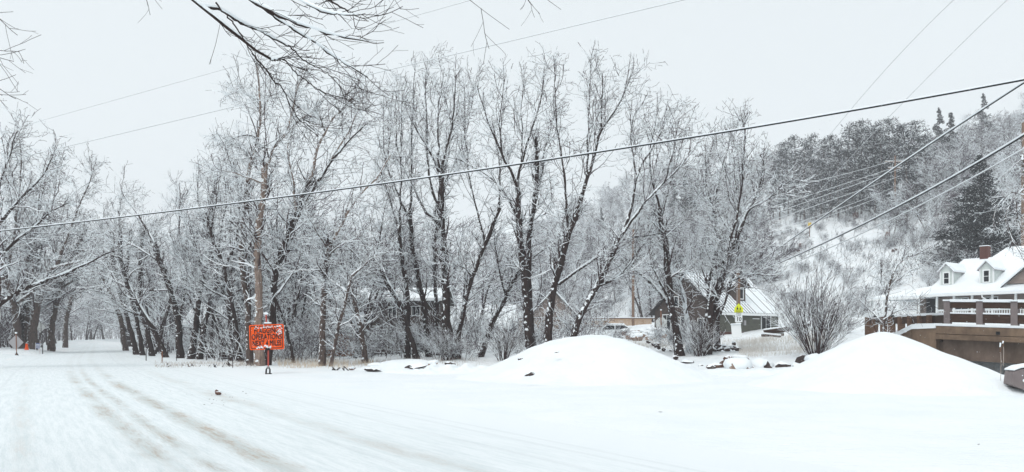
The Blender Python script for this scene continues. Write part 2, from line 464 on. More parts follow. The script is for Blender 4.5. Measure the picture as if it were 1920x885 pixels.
def h_big(U, V, R):
    X = U * 6.0; Y = V * 5.6
    rx = np.where(X < 0, 5.0, 4.9)
    rr = np.hypot(X / rx, Y / 5.2)
    ridge = np.exp(-((X - 1.4) / 1.8) ** 2 - (Y / 2.2) ** 2) * 0.06
    dome = np.clip(1 - (rr / 1.1) ** 1.9, 0, 1) ** 1.7
    return 1.56 * dome + .22 * np.exp(-1.3 * rr ** 2) - .035 + ridge + (0.07 * vnoise(U * 4.5, V * 4.5, 1.5, 9) + .045 * vnoise(U * 6, V * 6, 4.0, 19)) * (rr < 1.15)
pile('snow_pile', at(1108, 700, 31)[0], 32, 6.0, 5.6, h_big, 'broad rounded mound of clean snow in the middle of the lot')
def h_cone(U, V, R):
    X = U * 6.0; Y = V * 5.8
    rr = np.hypot(X / np.where(X < 0, 4.3, 4.75), Y / 4.6)
    k = np.sqrt(rr ** 2 + .0045)                         # slightly blunt tip
    return 1.86 * np.clip(1.0 - k * .98, 0, 1) ** 1.16 + .15 * np.exp(-1.6 * rr ** 2) - .03 + (0.07 * vnoise(U * 5, V * 5, 1.3, 12) + .04 * vnoise(U * 6, V * 6, 4.0, 29)) * (rr < 1.1) * sstep(.0, .35, rr)
pile('snow_pile', at(1652, 700, 26)[0], 26, 6.0, 5.8, h_cone, 'cone shaped pile of clean snow in front of the bridge')
def h_berm(U, V, R):
    f = np.clip(1 - R ** 2, 0, 1)
    return f * (.36 + .20 * vnoise(U * 9, V * 3, 1.6, 41) + .10 * vnoise(U * 22, V * 6, 1.6, 42)) + .02
pile('snow_pile', at(1415, 706, 33)[0], 33.0, 5.2, 1.6, lambda U, V, R: h_berm(U, V, R) * .55, 'long lumpy snow bank in front of the rocks between the two big piles')
pile('snow_pile', at(840, 698, 36)[0], 35.8, 3.2, 1.5, h_berm, 'low lumpy snow bank running from the flat stones to the broad mound')
def h_low(U, V, R): return 0.50 * (1 - sstep(0.15, 1.1, R)) + 0.03 * vnoise(U * 5, V * 5, 1.5, 14)
pile('snow_pile', at(770, 690, 38)[0], 38.0, 3.0, 2.4, h_low, 'low snow hump over flat stones left of the broad mound')

# ---------------------------------------------------------------- branches (vectorised)
def tubes(P, R, sides, snow_k=0.0, mats=(0, 1), seed=0, lo=0.13, bot=0.05):
    """P (B,K,3), R (B,K) -> verts, quads, material index. Upper faces of sloping twigs carry snow."""
    B, K, _ = P.shape
    r = np.random.default_rng(seed)
    T = np.gradient(P, axis=1); T /= np.linalg.norm(T, axis=2, keepdims=True) + 1e-9
    ref = np.zeros((B, 1, 3)); ref[:, 0, 2] = 1.0
    ref[:, 0, :2] = r.normal(0, 0.12, (B, 2))
    S = np.cross(T, ref); S /= np.linalg.norm(S, axis=2, keepdims=True) + 1e-6
    N = np.cross(S, T)
    hz = np.sqrt(np.clip(1 - T[..., 2] ** 2, 0, 1))
    ang = np.arange(sides) * 2 * math.pi / sides + (math.pi / 6 if sides == 3 else 0.0)
    ca, sa = np.cos(ang), np.sin(ang)
    up = np.where(sa > 0.3, 1 + snow_k, 1.0)
    ring = P[:, :, None, :] + R[:, :, None, None] * (ca[None, None, :, None] * S[:, :, None, :] +
            (sa * 1.0)[None, None, :, None] * N[:, :, None, :] * np.where(sa[None, None, :, None] > 0.3, 1 + snow_k * hz[:, :, None, None], 1.0))
    V = ring.reshape(-1, 3)
    b = np.arange(B)[:, None, None] * (K * sides); k = np.arange(K - 1)[None, :, None] * sides
    j = np.arange(sides)[None, None, :]; j2 = (j + 1) % sides
    Q = np.stack([b + k + j, b + k + j2, b + k + sides + j2, b + k + sides + j], -1).reshape(-1, 4)
    if sides == 3: top = np.array([1, 1, 0])
    elif sides == 4: top = np.array([1, 1, 0, 0])
    else: top = (np.sin(ang + math.pi / sides) > 0.45).astype(int)
    h2 = 0.5 * (hz[:, :-1] + hz[:, 1:])
    pr = np.where(top[None, None, :] == 1, np.clip(h2 * 1.5 - 0.05, lo, 0.98)[..., None], bot) * np.ones((B, K - 1, sides))
    mi = (r.random((B, K - 1, sides)) < pr).astype(int).reshape(-1)
    return V, Q, np.where(mi == 1, mats[1], mats[0])
def join(parts):
    Vs, Qs, Ms, n = [], [], [], 0
    for V, Q, M in parts:
        Vs.append(V); Qs.append(Q + n); Ms.append(M); n += len(V)
    return np.concatenate(Vs), np.concatenate(Qs), np.concatenate(Ms)
def spawn(P, R, n, t0, t1, ang, ln, rf, npts, up, wander, r, rend=0.35, falloff=0.45, droop=0.0, vec=None):
    """n children per parent branch. ang=(lo,hi) deg from the parent's direction, ln=(lo,hi) metres"""
    B, K, _ = P.shape
    idx = np.repeat(np.arange(B), n)
    m = len(idx)
    t = t0 + (t1 - t0) * ((np.tile(np.arange(n), B) + r.random(m)) / n)
    f = t * (K - 1); i0 = np.clip(f.astype(int), 0, K - 2); w = (f - i0)[:, None]
    pos = P[idx, i0] * (1 - w) + P[idx, i0 + 1] * w
    T = P[idx, i0 + 1] - P[idx, i0]; T /= np.linalg.norm(T, axis=1, keepdims=True) + 1e-9
    rad = R[idx, i0] * (1 - w[:, 0]) + R[idx, i0 + 1] * w[:, 0]
    q = r.normal(size=(m, 3))
    if vec is not None: q = q + vec
    q -= (q * T).sum(1, keepdims=True) * T; q /= np.linalg.norm(q, axis=1, keepdims=True) + 1e-9
    a = np.radians(r.uniform(ang[0], ang[1], m))[:, None]
    D = np.cos(a) * T + np.sin(a) * q
    L = r.uniform(ln[0], ln[1], m) * (1 - falloff * t)
    st = (L / (npts - 1))[:, None]
    pts = [pos]
    for k in range(npts - 1):
        D = D + np.array([0, 0, (up - droop * k) / npts]) + r.normal(0, wander, (m, 3))
        D /= np.linalg.norm(D, axis=1, keepdims=True) + 1e-9
        pts.append(pts[-1] + D * st)
    C = np.stack(pts, 1)
    r0 = rad * rf * r.uniform(0.75, 1.1, m)
    RR = r0[:, None] * np.linspace(1, rend, npts)[None, :]
    return C, RR
def resample(pts, n):
    pts = np.array(pts, float)
    d = np.concatenate([[0], np.cumsum(np.linalg.norm(np.diff(pts, axis=0), axis=1))])
    s = np.linspace(0, d[-1], n)
    # Catmull-like smoothing by interpolating then averaging
    q = np.stack([np.interp(s, d, pts[:, k]) for k in range(3)], 1)
    for _ in range(2): q[1:-1] = 0.25 * q[:-2] + 0.5 * q[1:-1] + 0.25 * q[2:]
    return q
def minr(R, lo): return np.maximum(R, lo)

def limb_mesh(name, pts, rad, mt, r, parent, rough=0.10, flare=1.0, sides=10):
    """one gnarled limb or trunk, pts (K,3), rad (K,)"""
    K = len(pts)
    T = np.gradient(pts, axis=0); T /= np.linalg.norm(T, axis=1, keepdims=True)
    S = np.cross(T, [0.05, 0.35, 1.0]); S /= np.linalg.norm(S, axis=1, keepdims=True); N = np.cross(S, T)
    a = np.arange(sides) * 2 * math.pi / sides
    ph = r.uniform(0, 6.28, 3)
    s = np.linspace(0, K, K)[:, None]
    f = 1 + rough * (np.sin(3 * a[None] + ph[0] + s * .25) * 0.6 + np.sin(5 * a[None] + ph[1] - s * .4) * 0.4) + r.normal(0, rough * .4, (K, sides))
    rr = rad[:, None] * f
    if flare > 1:
        g = np.exp(-np.arange(K) * 8.0 / K)[:, None] * (flare - 1)
        rr = rr * (1 + g * (1 + .5 * np.sin(4 * a[None] + ph[2])))
    V = (pts[:, None] + rr[..., None] * (np.cos(a)[None, :, None] * S[:, None] + np.sin(a)[None, :, None] * N[:, None])).reshape(-1, 3)
    k = np.arange(K - 1)[:, None] * sides; j = np.arange(sides)[None]; j2 = (j + 1) % sides
    Q = np.stack([k + j, k + j2, k + sides + j2, k + sides + j], -1).reshape(-1, 4)
    e = (K - 1) * sides
    Q = np.concatenate([Q, np.array([[e, e + i, e + i + 1, e + i + 2 if i + 2 < sides else e + sides - 1] for i in range(1, sides - 2, 2)])])
    return link(bpy.data.objects.new(name, raw_mesh(name, V, Q, [mt], smooth=True)), parent)
def snow_on(P, R, r, k=0.62, gap=0.25):
    """snow lying along the upper side of sloping limbs: list of (K,3),(K,)"""
    out = []
    for p, rad in zip(P, R):
        T = np.gradient(p, axis=0); T /= np.linalg.norm(T, axis=1, keepdims=True)
        hz = np.sqrt(np.clip(1 - T[:, 2] ** 2, 0, 1))
        S = np.cross(T, [0.02, 0.02, 1.0]); S /= np.linalg.norm(S, axis=1, keepdims=True) + 1e-6; N = np.cross(S, T)
        g = np.clip((hz - 0.22) * 2.0, 0, 1) * np.clip((len(p) - 1 - np.arange(len(p))) / 3.0, 0.02, 1)
        nz = r.random(len(p)); nz = 0.5 * nz + 0.25 * np.roll(nz, 1) + 0.25 * np.roll(nz, -1)
        g = g * np.clip((nz - gap) * 3 + 0.3, 0.12, 1)
        th = rad * k * g + 0.018 * g
        q = p + N * (rad * 0.62 + th * 0.35)[:, None]
        out.append((q, np.where(g > 0.02, rad * (0.35 + .45 * g) * np.minimum(1, g * 2) + 0.012 * g, 0.001)))
    return out

PXM = 1.0 / F
def hero(label, d, limbs, bark=None, dens=1.0, upness=0.75, spread=2.0, tw=0.010, seed=0, name='bare_tree', group=None, ground=True, twiglen=1.0, fol=True, shoots=7, t0=0.34, snowk=0.9):
    """A tree built from its limbs. limbs: list of (width_px_start, width_px_end, depth_lean, [(px,py)...]); first is the trunk."""
    r = np.random.default_rng(1000 + seed)
    bark = bark or M_BARK
    base = at(*limbs[0][3][0], d)
    gz = Hs(base[0], base[1]) - 0.08 if ground else base[2]
    root = thing(name, (base[0], base[1], gz), label, 'tree', group)
    org = np.array([base[0], base[1], gz])
    done = []
    PL, RL = [], []
    for li, (w0, w1, lean, pp) in enumerate(limbs):
        # a limb that starts on an earlier one takes that limb's depth there
        dd0 = d
        if li > 0:
            best = 1e9
            for (P_, px_) in done:
                e = np.hypot(px_[:, 0] - pp[0][0], px_[:, 1] - pp[0][1]); k = int(e.argmin())
                if e[k] < best: best = e[k]; dd0 = P_[k][1] + 0.0
        L = len(pp)
        tot = sum(math.dist(pp[i], pp[i + 1]) for i in range(L - 1)) + 1e-6
        acc = 0; pts = []
        for i, (x, y) in enumerate(pp):
            if i: acc += math.dist(pp[i - 1], pp[i])
            pts.append(at(x, y, dd0 + lean * (acc / tot)))
        if li == 0 and ground:
            pts[0][2] = min(pts[0][2], gz)
        pts = [p - org for p in pts]
        length = sum(np.linalg.norm(pts[i + 1] - pts[i]) for i in range(L - 1))
        n = int(np.clip(length / 0.45, 8, 30))
        q = resample(pts, n)
        q[1:-1] += r.normal(0, 0.025, (n - 2, 3))
        s = d * PXM / 2
        k_ = 0.74 if li == 0 else 0.66
        w1_ = w1 if li == 0 else w1 * 0.5
        rad = s * k_ * (w0 + (w1_ - w0) * np.linspace(0, 1, n) ** 0.8)
        limb_mesh('trunk' if li == 0 else 'limb', q, rad, bark[min(li, len(bark) - 1)] if isinstance(bark, (list, tuple)) else bark, r, root, flare=1.35 if li == 0 and ground else 1.0)
        wpts = q + org
        done.append((wpts, np.stack([CX + wpts[:, 0] / wpts[:, 1] * F, HY - (wpts[:, 2] - CZ) / wpts[:, 1] * F], 1)))
        PL.append(resample(q, 14)); RL.append(np.interp(np.linspace(0, 1, 14), np.linspace(0, 1, n), rad))
    P = np.stack(PL); R = np.stack(RL)
    lens = np.linalg.norm(np.diff(P, axis=1), axis=2).sum(1)
    parts = []
    if fol:
        # long shoots, then side branches, then twigs
        tt0 = np.array([t0] + [0.12] * (len(P) - 1))
        groups = []
        for i in range(len(P)):
            n1 = max(3, int(round(shoots * dens * lens[i] / 5.6)))
            groups.append(spawn(P[i:i + 1], R[i:i + 1], n1, tt0[i], 1.0, (25, 65), (1.2 * spread, 2.3 * spread), 0.42, 7, upness, 0.17, r, 0.22, 0.62))
        A = np.concatenate([g[0] for g in groups]); AR = minr(np.concatenate([g[1] for g in groups]), 0.016)
        AR = np.minimum(AR, 0.06)
        B_, BR = spawn(A, AR, 7, 0.12, 1.0, (30, 80), (0.7 * twiglen, 1.7 * twiglen), 0.55, 5, upness * 0.22, 0.21, r, 0.4, 0.4)
        BR = np.clip(BR, tw, 0.03)
        C_, CR = spawn(B_, BR, 3, 0.15, 1.0, (25, 75), (0.25 * twiglen, 0.8 * twiglen), 0.7, 3, 0.1, 0.32, r, 0.5, 0.3)
        CR = np.clip(CR, tw * .7, tw)
        # long straight upright shoots with few side twigs
        n2 = np.maximum(2, (lens * .55 * dens * min(1.6, .35 + upness)).astype(int))
        gs = [spawn(P[i:i + 1], R[i:i + 1], int(n2[i]), max(tt0[i], .2), 1.0, (8, 35), (2.2, 4.6 if upness > .6 else 3.0), 0.4, 8, upness * 1.1, 0.06, r, 0.18, 0.80) for i in range(len(P))]
        G_ = np.concatenate([g[0] for g in gs]); GR = np.clip(np.concatenate([g[1] for g in gs]), 0.017, 0.05) * np.linspace(1.15, .6, 8)[None]
        G2, GR2 = spawn(G_, GR, 7, .12, 1.0, (25, 60), (.25, .9), .5, 3, .3, .12, r, .5, .5); GR2 = np.clip(GR2, tw * .7, tw)
        # short twigs straight off the limbs
        E_, ER = spawn(P, R, int(22 * dens), 0.2, 1.0, (35, 85), (0.35, 1.2), 0.2, 3, 0.2, 0.15, r, 0.5, 0.2)
        ER = np.clip(ER, tw * .8, tw * 1.4)
        E2, ER2 = spawn(E_, ER, 3, 0.2, 1.0, (25, 70), (0.2, 0.7), 0.7, 3, 0.2, 0.3, r, 0.5, 0.2)
        ER2 = np.clip(ER2, tw * .7, tw)
        parts = [tubes(G_, GR, 4, snowk * .5, seed=seed + 5, lo=.06, bot=.03), tubes(G2, GR2, 3, snowk, seed=seed + 6, lo=.4, bot=.25), tubes(A, AR, 4, snowk, seed=seed, lo=.06, bot=.03), tubes(B_, BR, 4, snowk, seed=seed + 1, lo=.3, bot=.12), tubes(C_, CR, 3, snowk, seed=seed + 2, lo=.5, bot=.4),
                 tubes(E_, ER, 3, snowk, seed=seed + 3, lo=.4, bot=.2), tubes(E2, ER2, 3, snowk, seed=seed + 4, lo=.5, bot=.4)]
        V, Q, Mi = join(parts)
        link(bpy.data.objects.new('crown', raw_mesh('crown', V, Q, [M_TWIG, M_SNOWCAP], Mi)), root)
    sp = snow_on(list(P), list(R), r)
    SP = np.stack([a for a, b in sp]); SR = np.stack([b for a, b in sp])
    V, Q, Mi = tubes(SP, SR, 6, 0.0, seed=seed)
    link(bpy.data.objects.new('snow_cover', raw_mesh('snow_cover', V, Q, [M_SNOWCAP], smooth=True)), root)
    return root

# ---------------------------------------------------------------- local frames for buildings
def lx(M, p):
    """local point -> world"""
    return M @ Vector(p)
def snow_slab(mb, quad, th, mi=0):
    """a quad (4 local points) with thickness th downwards"""
    q = [np.array(p, float) for p in quad]
    nrm = np.cross(q[1] - q[0], q[3] - q[0]); nrm /= np.linalg.norm(nrm)
    if nrm[2] < 0: nrm = -nrm
    return mb.prism(q, nrm * 0, -nrm * th, mi)
def roof_quad(name, quad, th, m, parent, snow=0.0, inset=0.0):
    o = snow_slab(MB(), quad, th).build(name, m, parent)
    return o
def windowed(parent, cx, z0, w, h, y, mullion=(1, 1), frame=M_WHITE, t=.07, depth=.08, glass=M_GLASS, facing_=-1, name='window'):
    """a window in the local plane y=const, facing -y; frame as the part, pane as its sub-part"""
    mb = MB(); x0, x1 = cx - w / 2, cx + w / 2
    f = facing_ * depth
    y0, y1 = sorted((y, y + f))
    mb.box(x0 - t, x1 + t, y0, y1, z0 - t, z0); mb.box(x0 - t, x1 + t, y0, y1, z0 + h, z0 + h + t)
    mb.box(x0 - t, x0, y0, y1, z0, z0 + h); mb.box(x1, x1 + t, y0, y1, z0, z0 + h)
    for i in range(1, mullion[0]): mb.box(x0 + w * i / mullion[0] - .02, x0 + w * i / mullion[0] + .02, y0 + .012, y1 - .012, z0, z0 + h)
    for i in range(1, mullion[1]): mb.box(x0, x1, y0 + .016, y1 - .016, z0 + h * i / mullion[1] - .02, z0 + h * i / mullion[1] + .02)
    o = mb.build(name, frame, parent)
    MB().box(x0, x1, min(y, y + f * .4), max(y, y + f * .4), z0, z0 + h).build('pane', glass, o)
    return o
def boards(parent, x0, x1, z0, z1, y, n, m, name='board', thick=.03, gable=None, side=False):
    """horizontal lap boards on the local plane y (each a part). gable: (xa, za) apex clips their length"""
    hgt = (z1 - z0) / n
    for i in range(n):
        a, b = z0 + i * hgt, z0 + (i + 1) * hgt - .015
        xa, xb = x0, x1
        if gable:
            ax, zb, za = gable
            if b > zb:
                f = (b - zb) / (za - zb)
                if f >= 1: continue
                xa, xb = x0 + (ax - x0) * f, x1 - (x1 - ax) * f
        mb = MB()
        if side: mb.add([(y, xa, a), (y, xb, a), (y, xb, b), (y, xa, b), (y - thick, xa, a), (y - thick, xb, a), (y - thick * .3, xb, b), (y - thick * .3, xa, b)], [(0, 1, 2, 3), (4, 5, 6, 7), (0, 1, 5, 4), (1, 2, 6, 5), (2, 3, 7, 6), (3, 0, 4, 7)])
        else: mb.add([(xa, y, a), (xb, y, a), (xb, y, b), (xa, y, b), (xa, y - thick, a), (xb, y - thick, a), (xb, y - thick * .3, b), (xa, y - thick * .3, b)], [(0, 1, 2, 3), (4, 5, 6, 7), (0, 1, 5, 4), (1, 2, 6, 5), (2, 3, 7, 6), (3, 0, 4, 7)])
        mb.build(name, m, parent)

# ================================================================ white porch house (right)
def porch_house():
    th = math.radians(-52)                                    # front runs to the right and nearer
    O = at(1730, 551, 75)
    root = thing('porch_house', (O[0], O[1], 0), 'wide snow roofed house with dormers and a white railed porch behind the bridge', 'house', rz=th)
    ez = O[2]                                                 # eave height
    L0, L1 = 0.0, 22.0; W = 13.0; rz_ = 9.13; rb = 6.5
    # main hipped roof: slopes as thick slabs
    A = (L0, 0, ez); B = (L1, 0, ez); C = (L1, W, ez); D = (L0, W, ez); E = (L0 + .95, rb, rz_); G = (L1 - 3, rb, rz_)
    roof = MB().add([A, B, C, D, E, G, (L0, 0, ez - .22), (L1, 0, ez - .22), (L1, W, ez - .22), (L0, W, ez - .22)],
                    [(0, 1, 5, 4), (1, 2, 5), (2, 3, 4, 5), (3, 0, 4), (0, 6, 7, 1), (1, 7, 8, 2), (2, 8, 9, 3), (3, 9, 6, 0), (6, 9, 8, 7)]).build('roof', M_SNOW, root)
    # taller pyramid roof to the right
    MB().add([(2.4, 3.7, 7.5), (13, 3.7, 7.5), (13, 9.3, 7.5), (2.4, 9.3, 7.5), (4.8, 6.5, 9.97), (10, 6.5, 9.97)],
             [(0, 1, 5, 4), (1, 2, 5), (2, 3, 4, 5), (3, 0, 4), (0, 3, 2, 1)]).build('roof', M_SNOW, root)
    # front gable at the right
    gx0, gx1, gzb, gza = 6.8, 12.2, ez + .62, ez + 2.95
    gb = .9
    g = MB().prism([(gx0, gb, gzb), (gx1, gb, gzb), ((gx0 + gx1) / 2, gb, gza)], (0, 0, 0), (0, 5, 0)).build('gable', M_TAUPE, root)
    boards(g, gx0 + .15, gx1 - .15, gzb + .02, gza - .2, gb - .005, 12, M_TAUPE, gable=((gx0 + gx1) / 2, gzb, gza))
    for sgn in (0, 1):
        xa = gx0 - .35 if sgn == 0 else gx1 + .35; xm = (gx0 + gx1) / 2
        q = [(xa, gb - .35, gzb - .28), (xm, gb - .35, gza + .1), (xm, gb + 5, gza + .1), (xa, gb + 5, gzb - .28)]
        MB().prism([np.array(p) for p in q], (0, 0, 0), (0, 0, .22)).build('roof', M_SNOW, g)
        MB().prism([np.array(p) for p in [(xa, gb - .37, gzb - .40), (xm, gb - .37, gza - .03), (xm, gb - .31, gza - .03), (xa, gb - .31, gzb - .40)]], (0, 0, 0), (0, 0, .11)).build('fascia', M_STEEL, g)
    # left porch roof with low slope
    PZ = ez - .02
    MB().add([(-5.6, .2, PZ - .15), (0.6, .2, PZ - .1), (0.8, 3.0, PZ + 1.1), (-4.6, 3.5, PZ + .40), (0.5, 9, PZ + .9), (-5.2, 9, PZ + .0),
              (-5.6, .2, PZ - .33), (.6, .2, PZ - .33), (-5.2, 9, PZ - .33), (.5, 9, PZ - .33)],
             [(0, 1, 2, 3), (3, 2, 4, 5), (0, 3, 5), (0, 6, 7, 1), (0, 5, 8, 6), (6, 8, 9, 7)]).build('porch_roof', M_SNOW, root)
    # eave gutter
    box('gutter', M_WHITE, root, L0 - .05, L1, -.16, -.02, ez - .30, ez - .12)
    box('gutter', M_WHITE, root, -5.7, L0 - .1, .05, .18, ez - .46, ez - .32)
    fz = 3.05                                                  # porch floor
    box('porch_floor', M_WHITE, root, -5.3, L1, .3, 2.4, fz - .25, fz)
    box('foundation', M_CONCG, root, -1.7, L1, 2.4, W, 1.0, fz)
    box('porch_skirt', M_WOODDK, root, -5.2, L1 - .1, .5, .6, 1.2, fz - .26)
    w = box('wall', M_TAUPE, root, -1.7, L1 - .4, 2.5, W - .5, fz, ez - .23)
    boards(w, -1.7, L1 - .4, fz + .02, ez - .25, 2.495, 15, M_TAUPE)
    # dark door and windows beneath the porch
    dr = windowed(root, -.3, fz + .1, .85, 2.0, 2.46, (1, 1), M_STEEL, .06, .05, M_DGLASS, name='door')
    for cx in (2.4, 4.9, 8.6, 14.0):
        windowed(root, cx, fz + .9, 1.15, 1.15, 2.46, (2, 2), M_WHITE, .08, .06, M_DGLASS)
    windowed(root, 11.3, fz + .3, 2.2, 1.7, 2.46, (2, 1), M_WHITE, .08, .06, M_DGLASS)
    # posts
    xs = [-5.2, -3.9, -2.4, -.58, 1.07, 2.58, 4.13, 5.81, 7.67, 9.6, 12.0, 15.6, 18.4]
    for x in xs:
        box('porch_post', M_WHITE, root, x - .08, x + .08, .42, .58, fz, ez - .24 - (.12 if x < 0 else 0))
    # the railing: rails and balusters
    for i in range(len(xs) - 1):
        a, b = xs[i] + .08, xs[i + 1] - .08
        if i == 3: continue
        rl = box('railing', M_WHITE, root, a, b, .46, .54, fz + .84, fz + .92)
        box('snow_strip', M_SNOWCAP, rl, a, b, .44, .56, fz + .92, fz + .99)
        box('bottom_rail', M_WHITE, rl, a, b, .47, .53, fz + .10, fz + .17)
        for k in range(int((b - a) / .20)):
            xx = a + .10 + k * .20
            box('baluster', M_WHITE, rl, xx - .035, xx + .035, .48, .52, fz + .17, fz + .84)
    # downpipe
    MB().tube([(5.2, -.1, ez - .3), (5.2, -.1, ez - .5), (5.6, .3, ez - .85), (5.6, .3, fz)], .06, 8).build('downpipe', M_WHITE, root)
    # chimney of brick: courses as pieces
    ch = box('chimney', M_BRICK, root, 2.5, 3.2, 6.2, 6.9, 8.0, 10.2)
    for i in range(9):
        z = 9.25 + i * .1
        for k in range(3):
            off = .15 * (i % 2)
            box('brick', M_BRICK, ch, 2.5 + k * .233 + .01, 2.5 + (k + 1) * .233 - .01, 6.17, 6.2, z + .008, z + .092)
    box('snow_cap', M_SNOWCAP, ch, 2.47, 3.23, 6.16, 6.94, 10.2, 10.27)
    # dormers
    def slope_z(b): return ez + (rz_ - ez) * b / rb
    for cx in (1.5, 4.95):
        b0 = 1.5; zb = slope_z(b0) - .1; w_ = 1.12; zt = zb + 1.42; za = zt + .62
        bt = (zt - ez) / (rz_ - ez) * rb; ba = (za - ez) / (rz_ - ez) * rb
        d = thing('dormer', (0, 0, 0), None, None); d.parent = root
        x0, x1 = cx - w_ / 2, cx + w_ / 2
        dw = MB().add([(x0, b0, zb), (x1, b0, zb), (x1, b0, zt), (cx, b0, za), (x0, b0, zt), (x0, bt + .2, zt), (x1, bt + .2, zt), (x0, bt + .2, zb), (x1, bt + .2, zb), (cx, bt + .2, za)],
                 [(0, 1, 2, 3, 4), (1, 8, 6, 2), (0, 4, 5, 7), (2, 6, 9, 3), (4, 3, 9, 5)]).build('wall', M_CREAM, d)
        nb = 12
        for i in range(nb):                                    # siding on the right cheek
            z0_, z1_ = zb + (zt - zb) * i / nb, zb + (zt - zb) * (i + 1) / nb - .02
            yb = (z1_ - ez) / (rz_ - ez) * rb + .1
            MB().add([(x1, b0, z0_), (x1, yb, z0_), (x1, yb, z1_), (x1, b0, z1_), (x1 + .035, b0, z0_), (x1 + .035, yb, z0_), (x1 + .01, yb, z1_), (x1 + .01, b0, z1_)],
                     [(0, 1, 2, 3), (4, 5, 6, 7), (0, 1, 5, 4), (2, 3, 7, 6), (3, 0, 4, 7)]).build('board', M_CREAM, dw)
            MB().add([(x0, b0, z0_), (x1, b0, z0_), (x1, b0, z1_), (x0, b0, z1_), (x0, b0 - .03, z0_), (x1, b0 - .03, z0_), (x1, b0 - .01, z1_), (x0, b0 - .01, z1_)],
                     [(4, 5, 6, 7), (0, 1, 5, 4), (2, 3, 7, 6), (0, 3, 7, 4), (1, 2, 6, 5)]).build('board', M_CREAM, dw)
        windowed(d, cx, zb + .22, .42, .98, b0 - .03, (1, 2), M_WHITE, .11, .05, M_DGLASS)
        box('corner_trim', M_WHITE, d, x1 - .06, x1 + .05, b0 - .05, b0 + .05, zb, zt)
        box('corner_trim', M_WHITE, d, x0 - .05, x0 + .06, b0 - .05, b0 + .05, zb, zt)
        box('flashing', M_GREY, d, x0 - .05, x1 + .1, b0 - .1, b0 + .1, zb - .08, zb)
        for s in (-1, 1):
            xe = cx + s * (w_ / 2 + .18); ze = zt - .18
            q = [(xe, b0 - .22, ze), (cx, b0 - .22, za), (cx, ba + .3, za), (xe, bt + .3, ze)]
            MB().prism([np.array(p) for p in q], (0, 0, .05), (0, 0, .20)).build('roof', M_SNOW, d)
            MB().prism([np.array(p) for p in q], (0, 0, -.03), (0, 0, .045)).build('roof_edge', M_GREY, d)
    return root
porch_house()

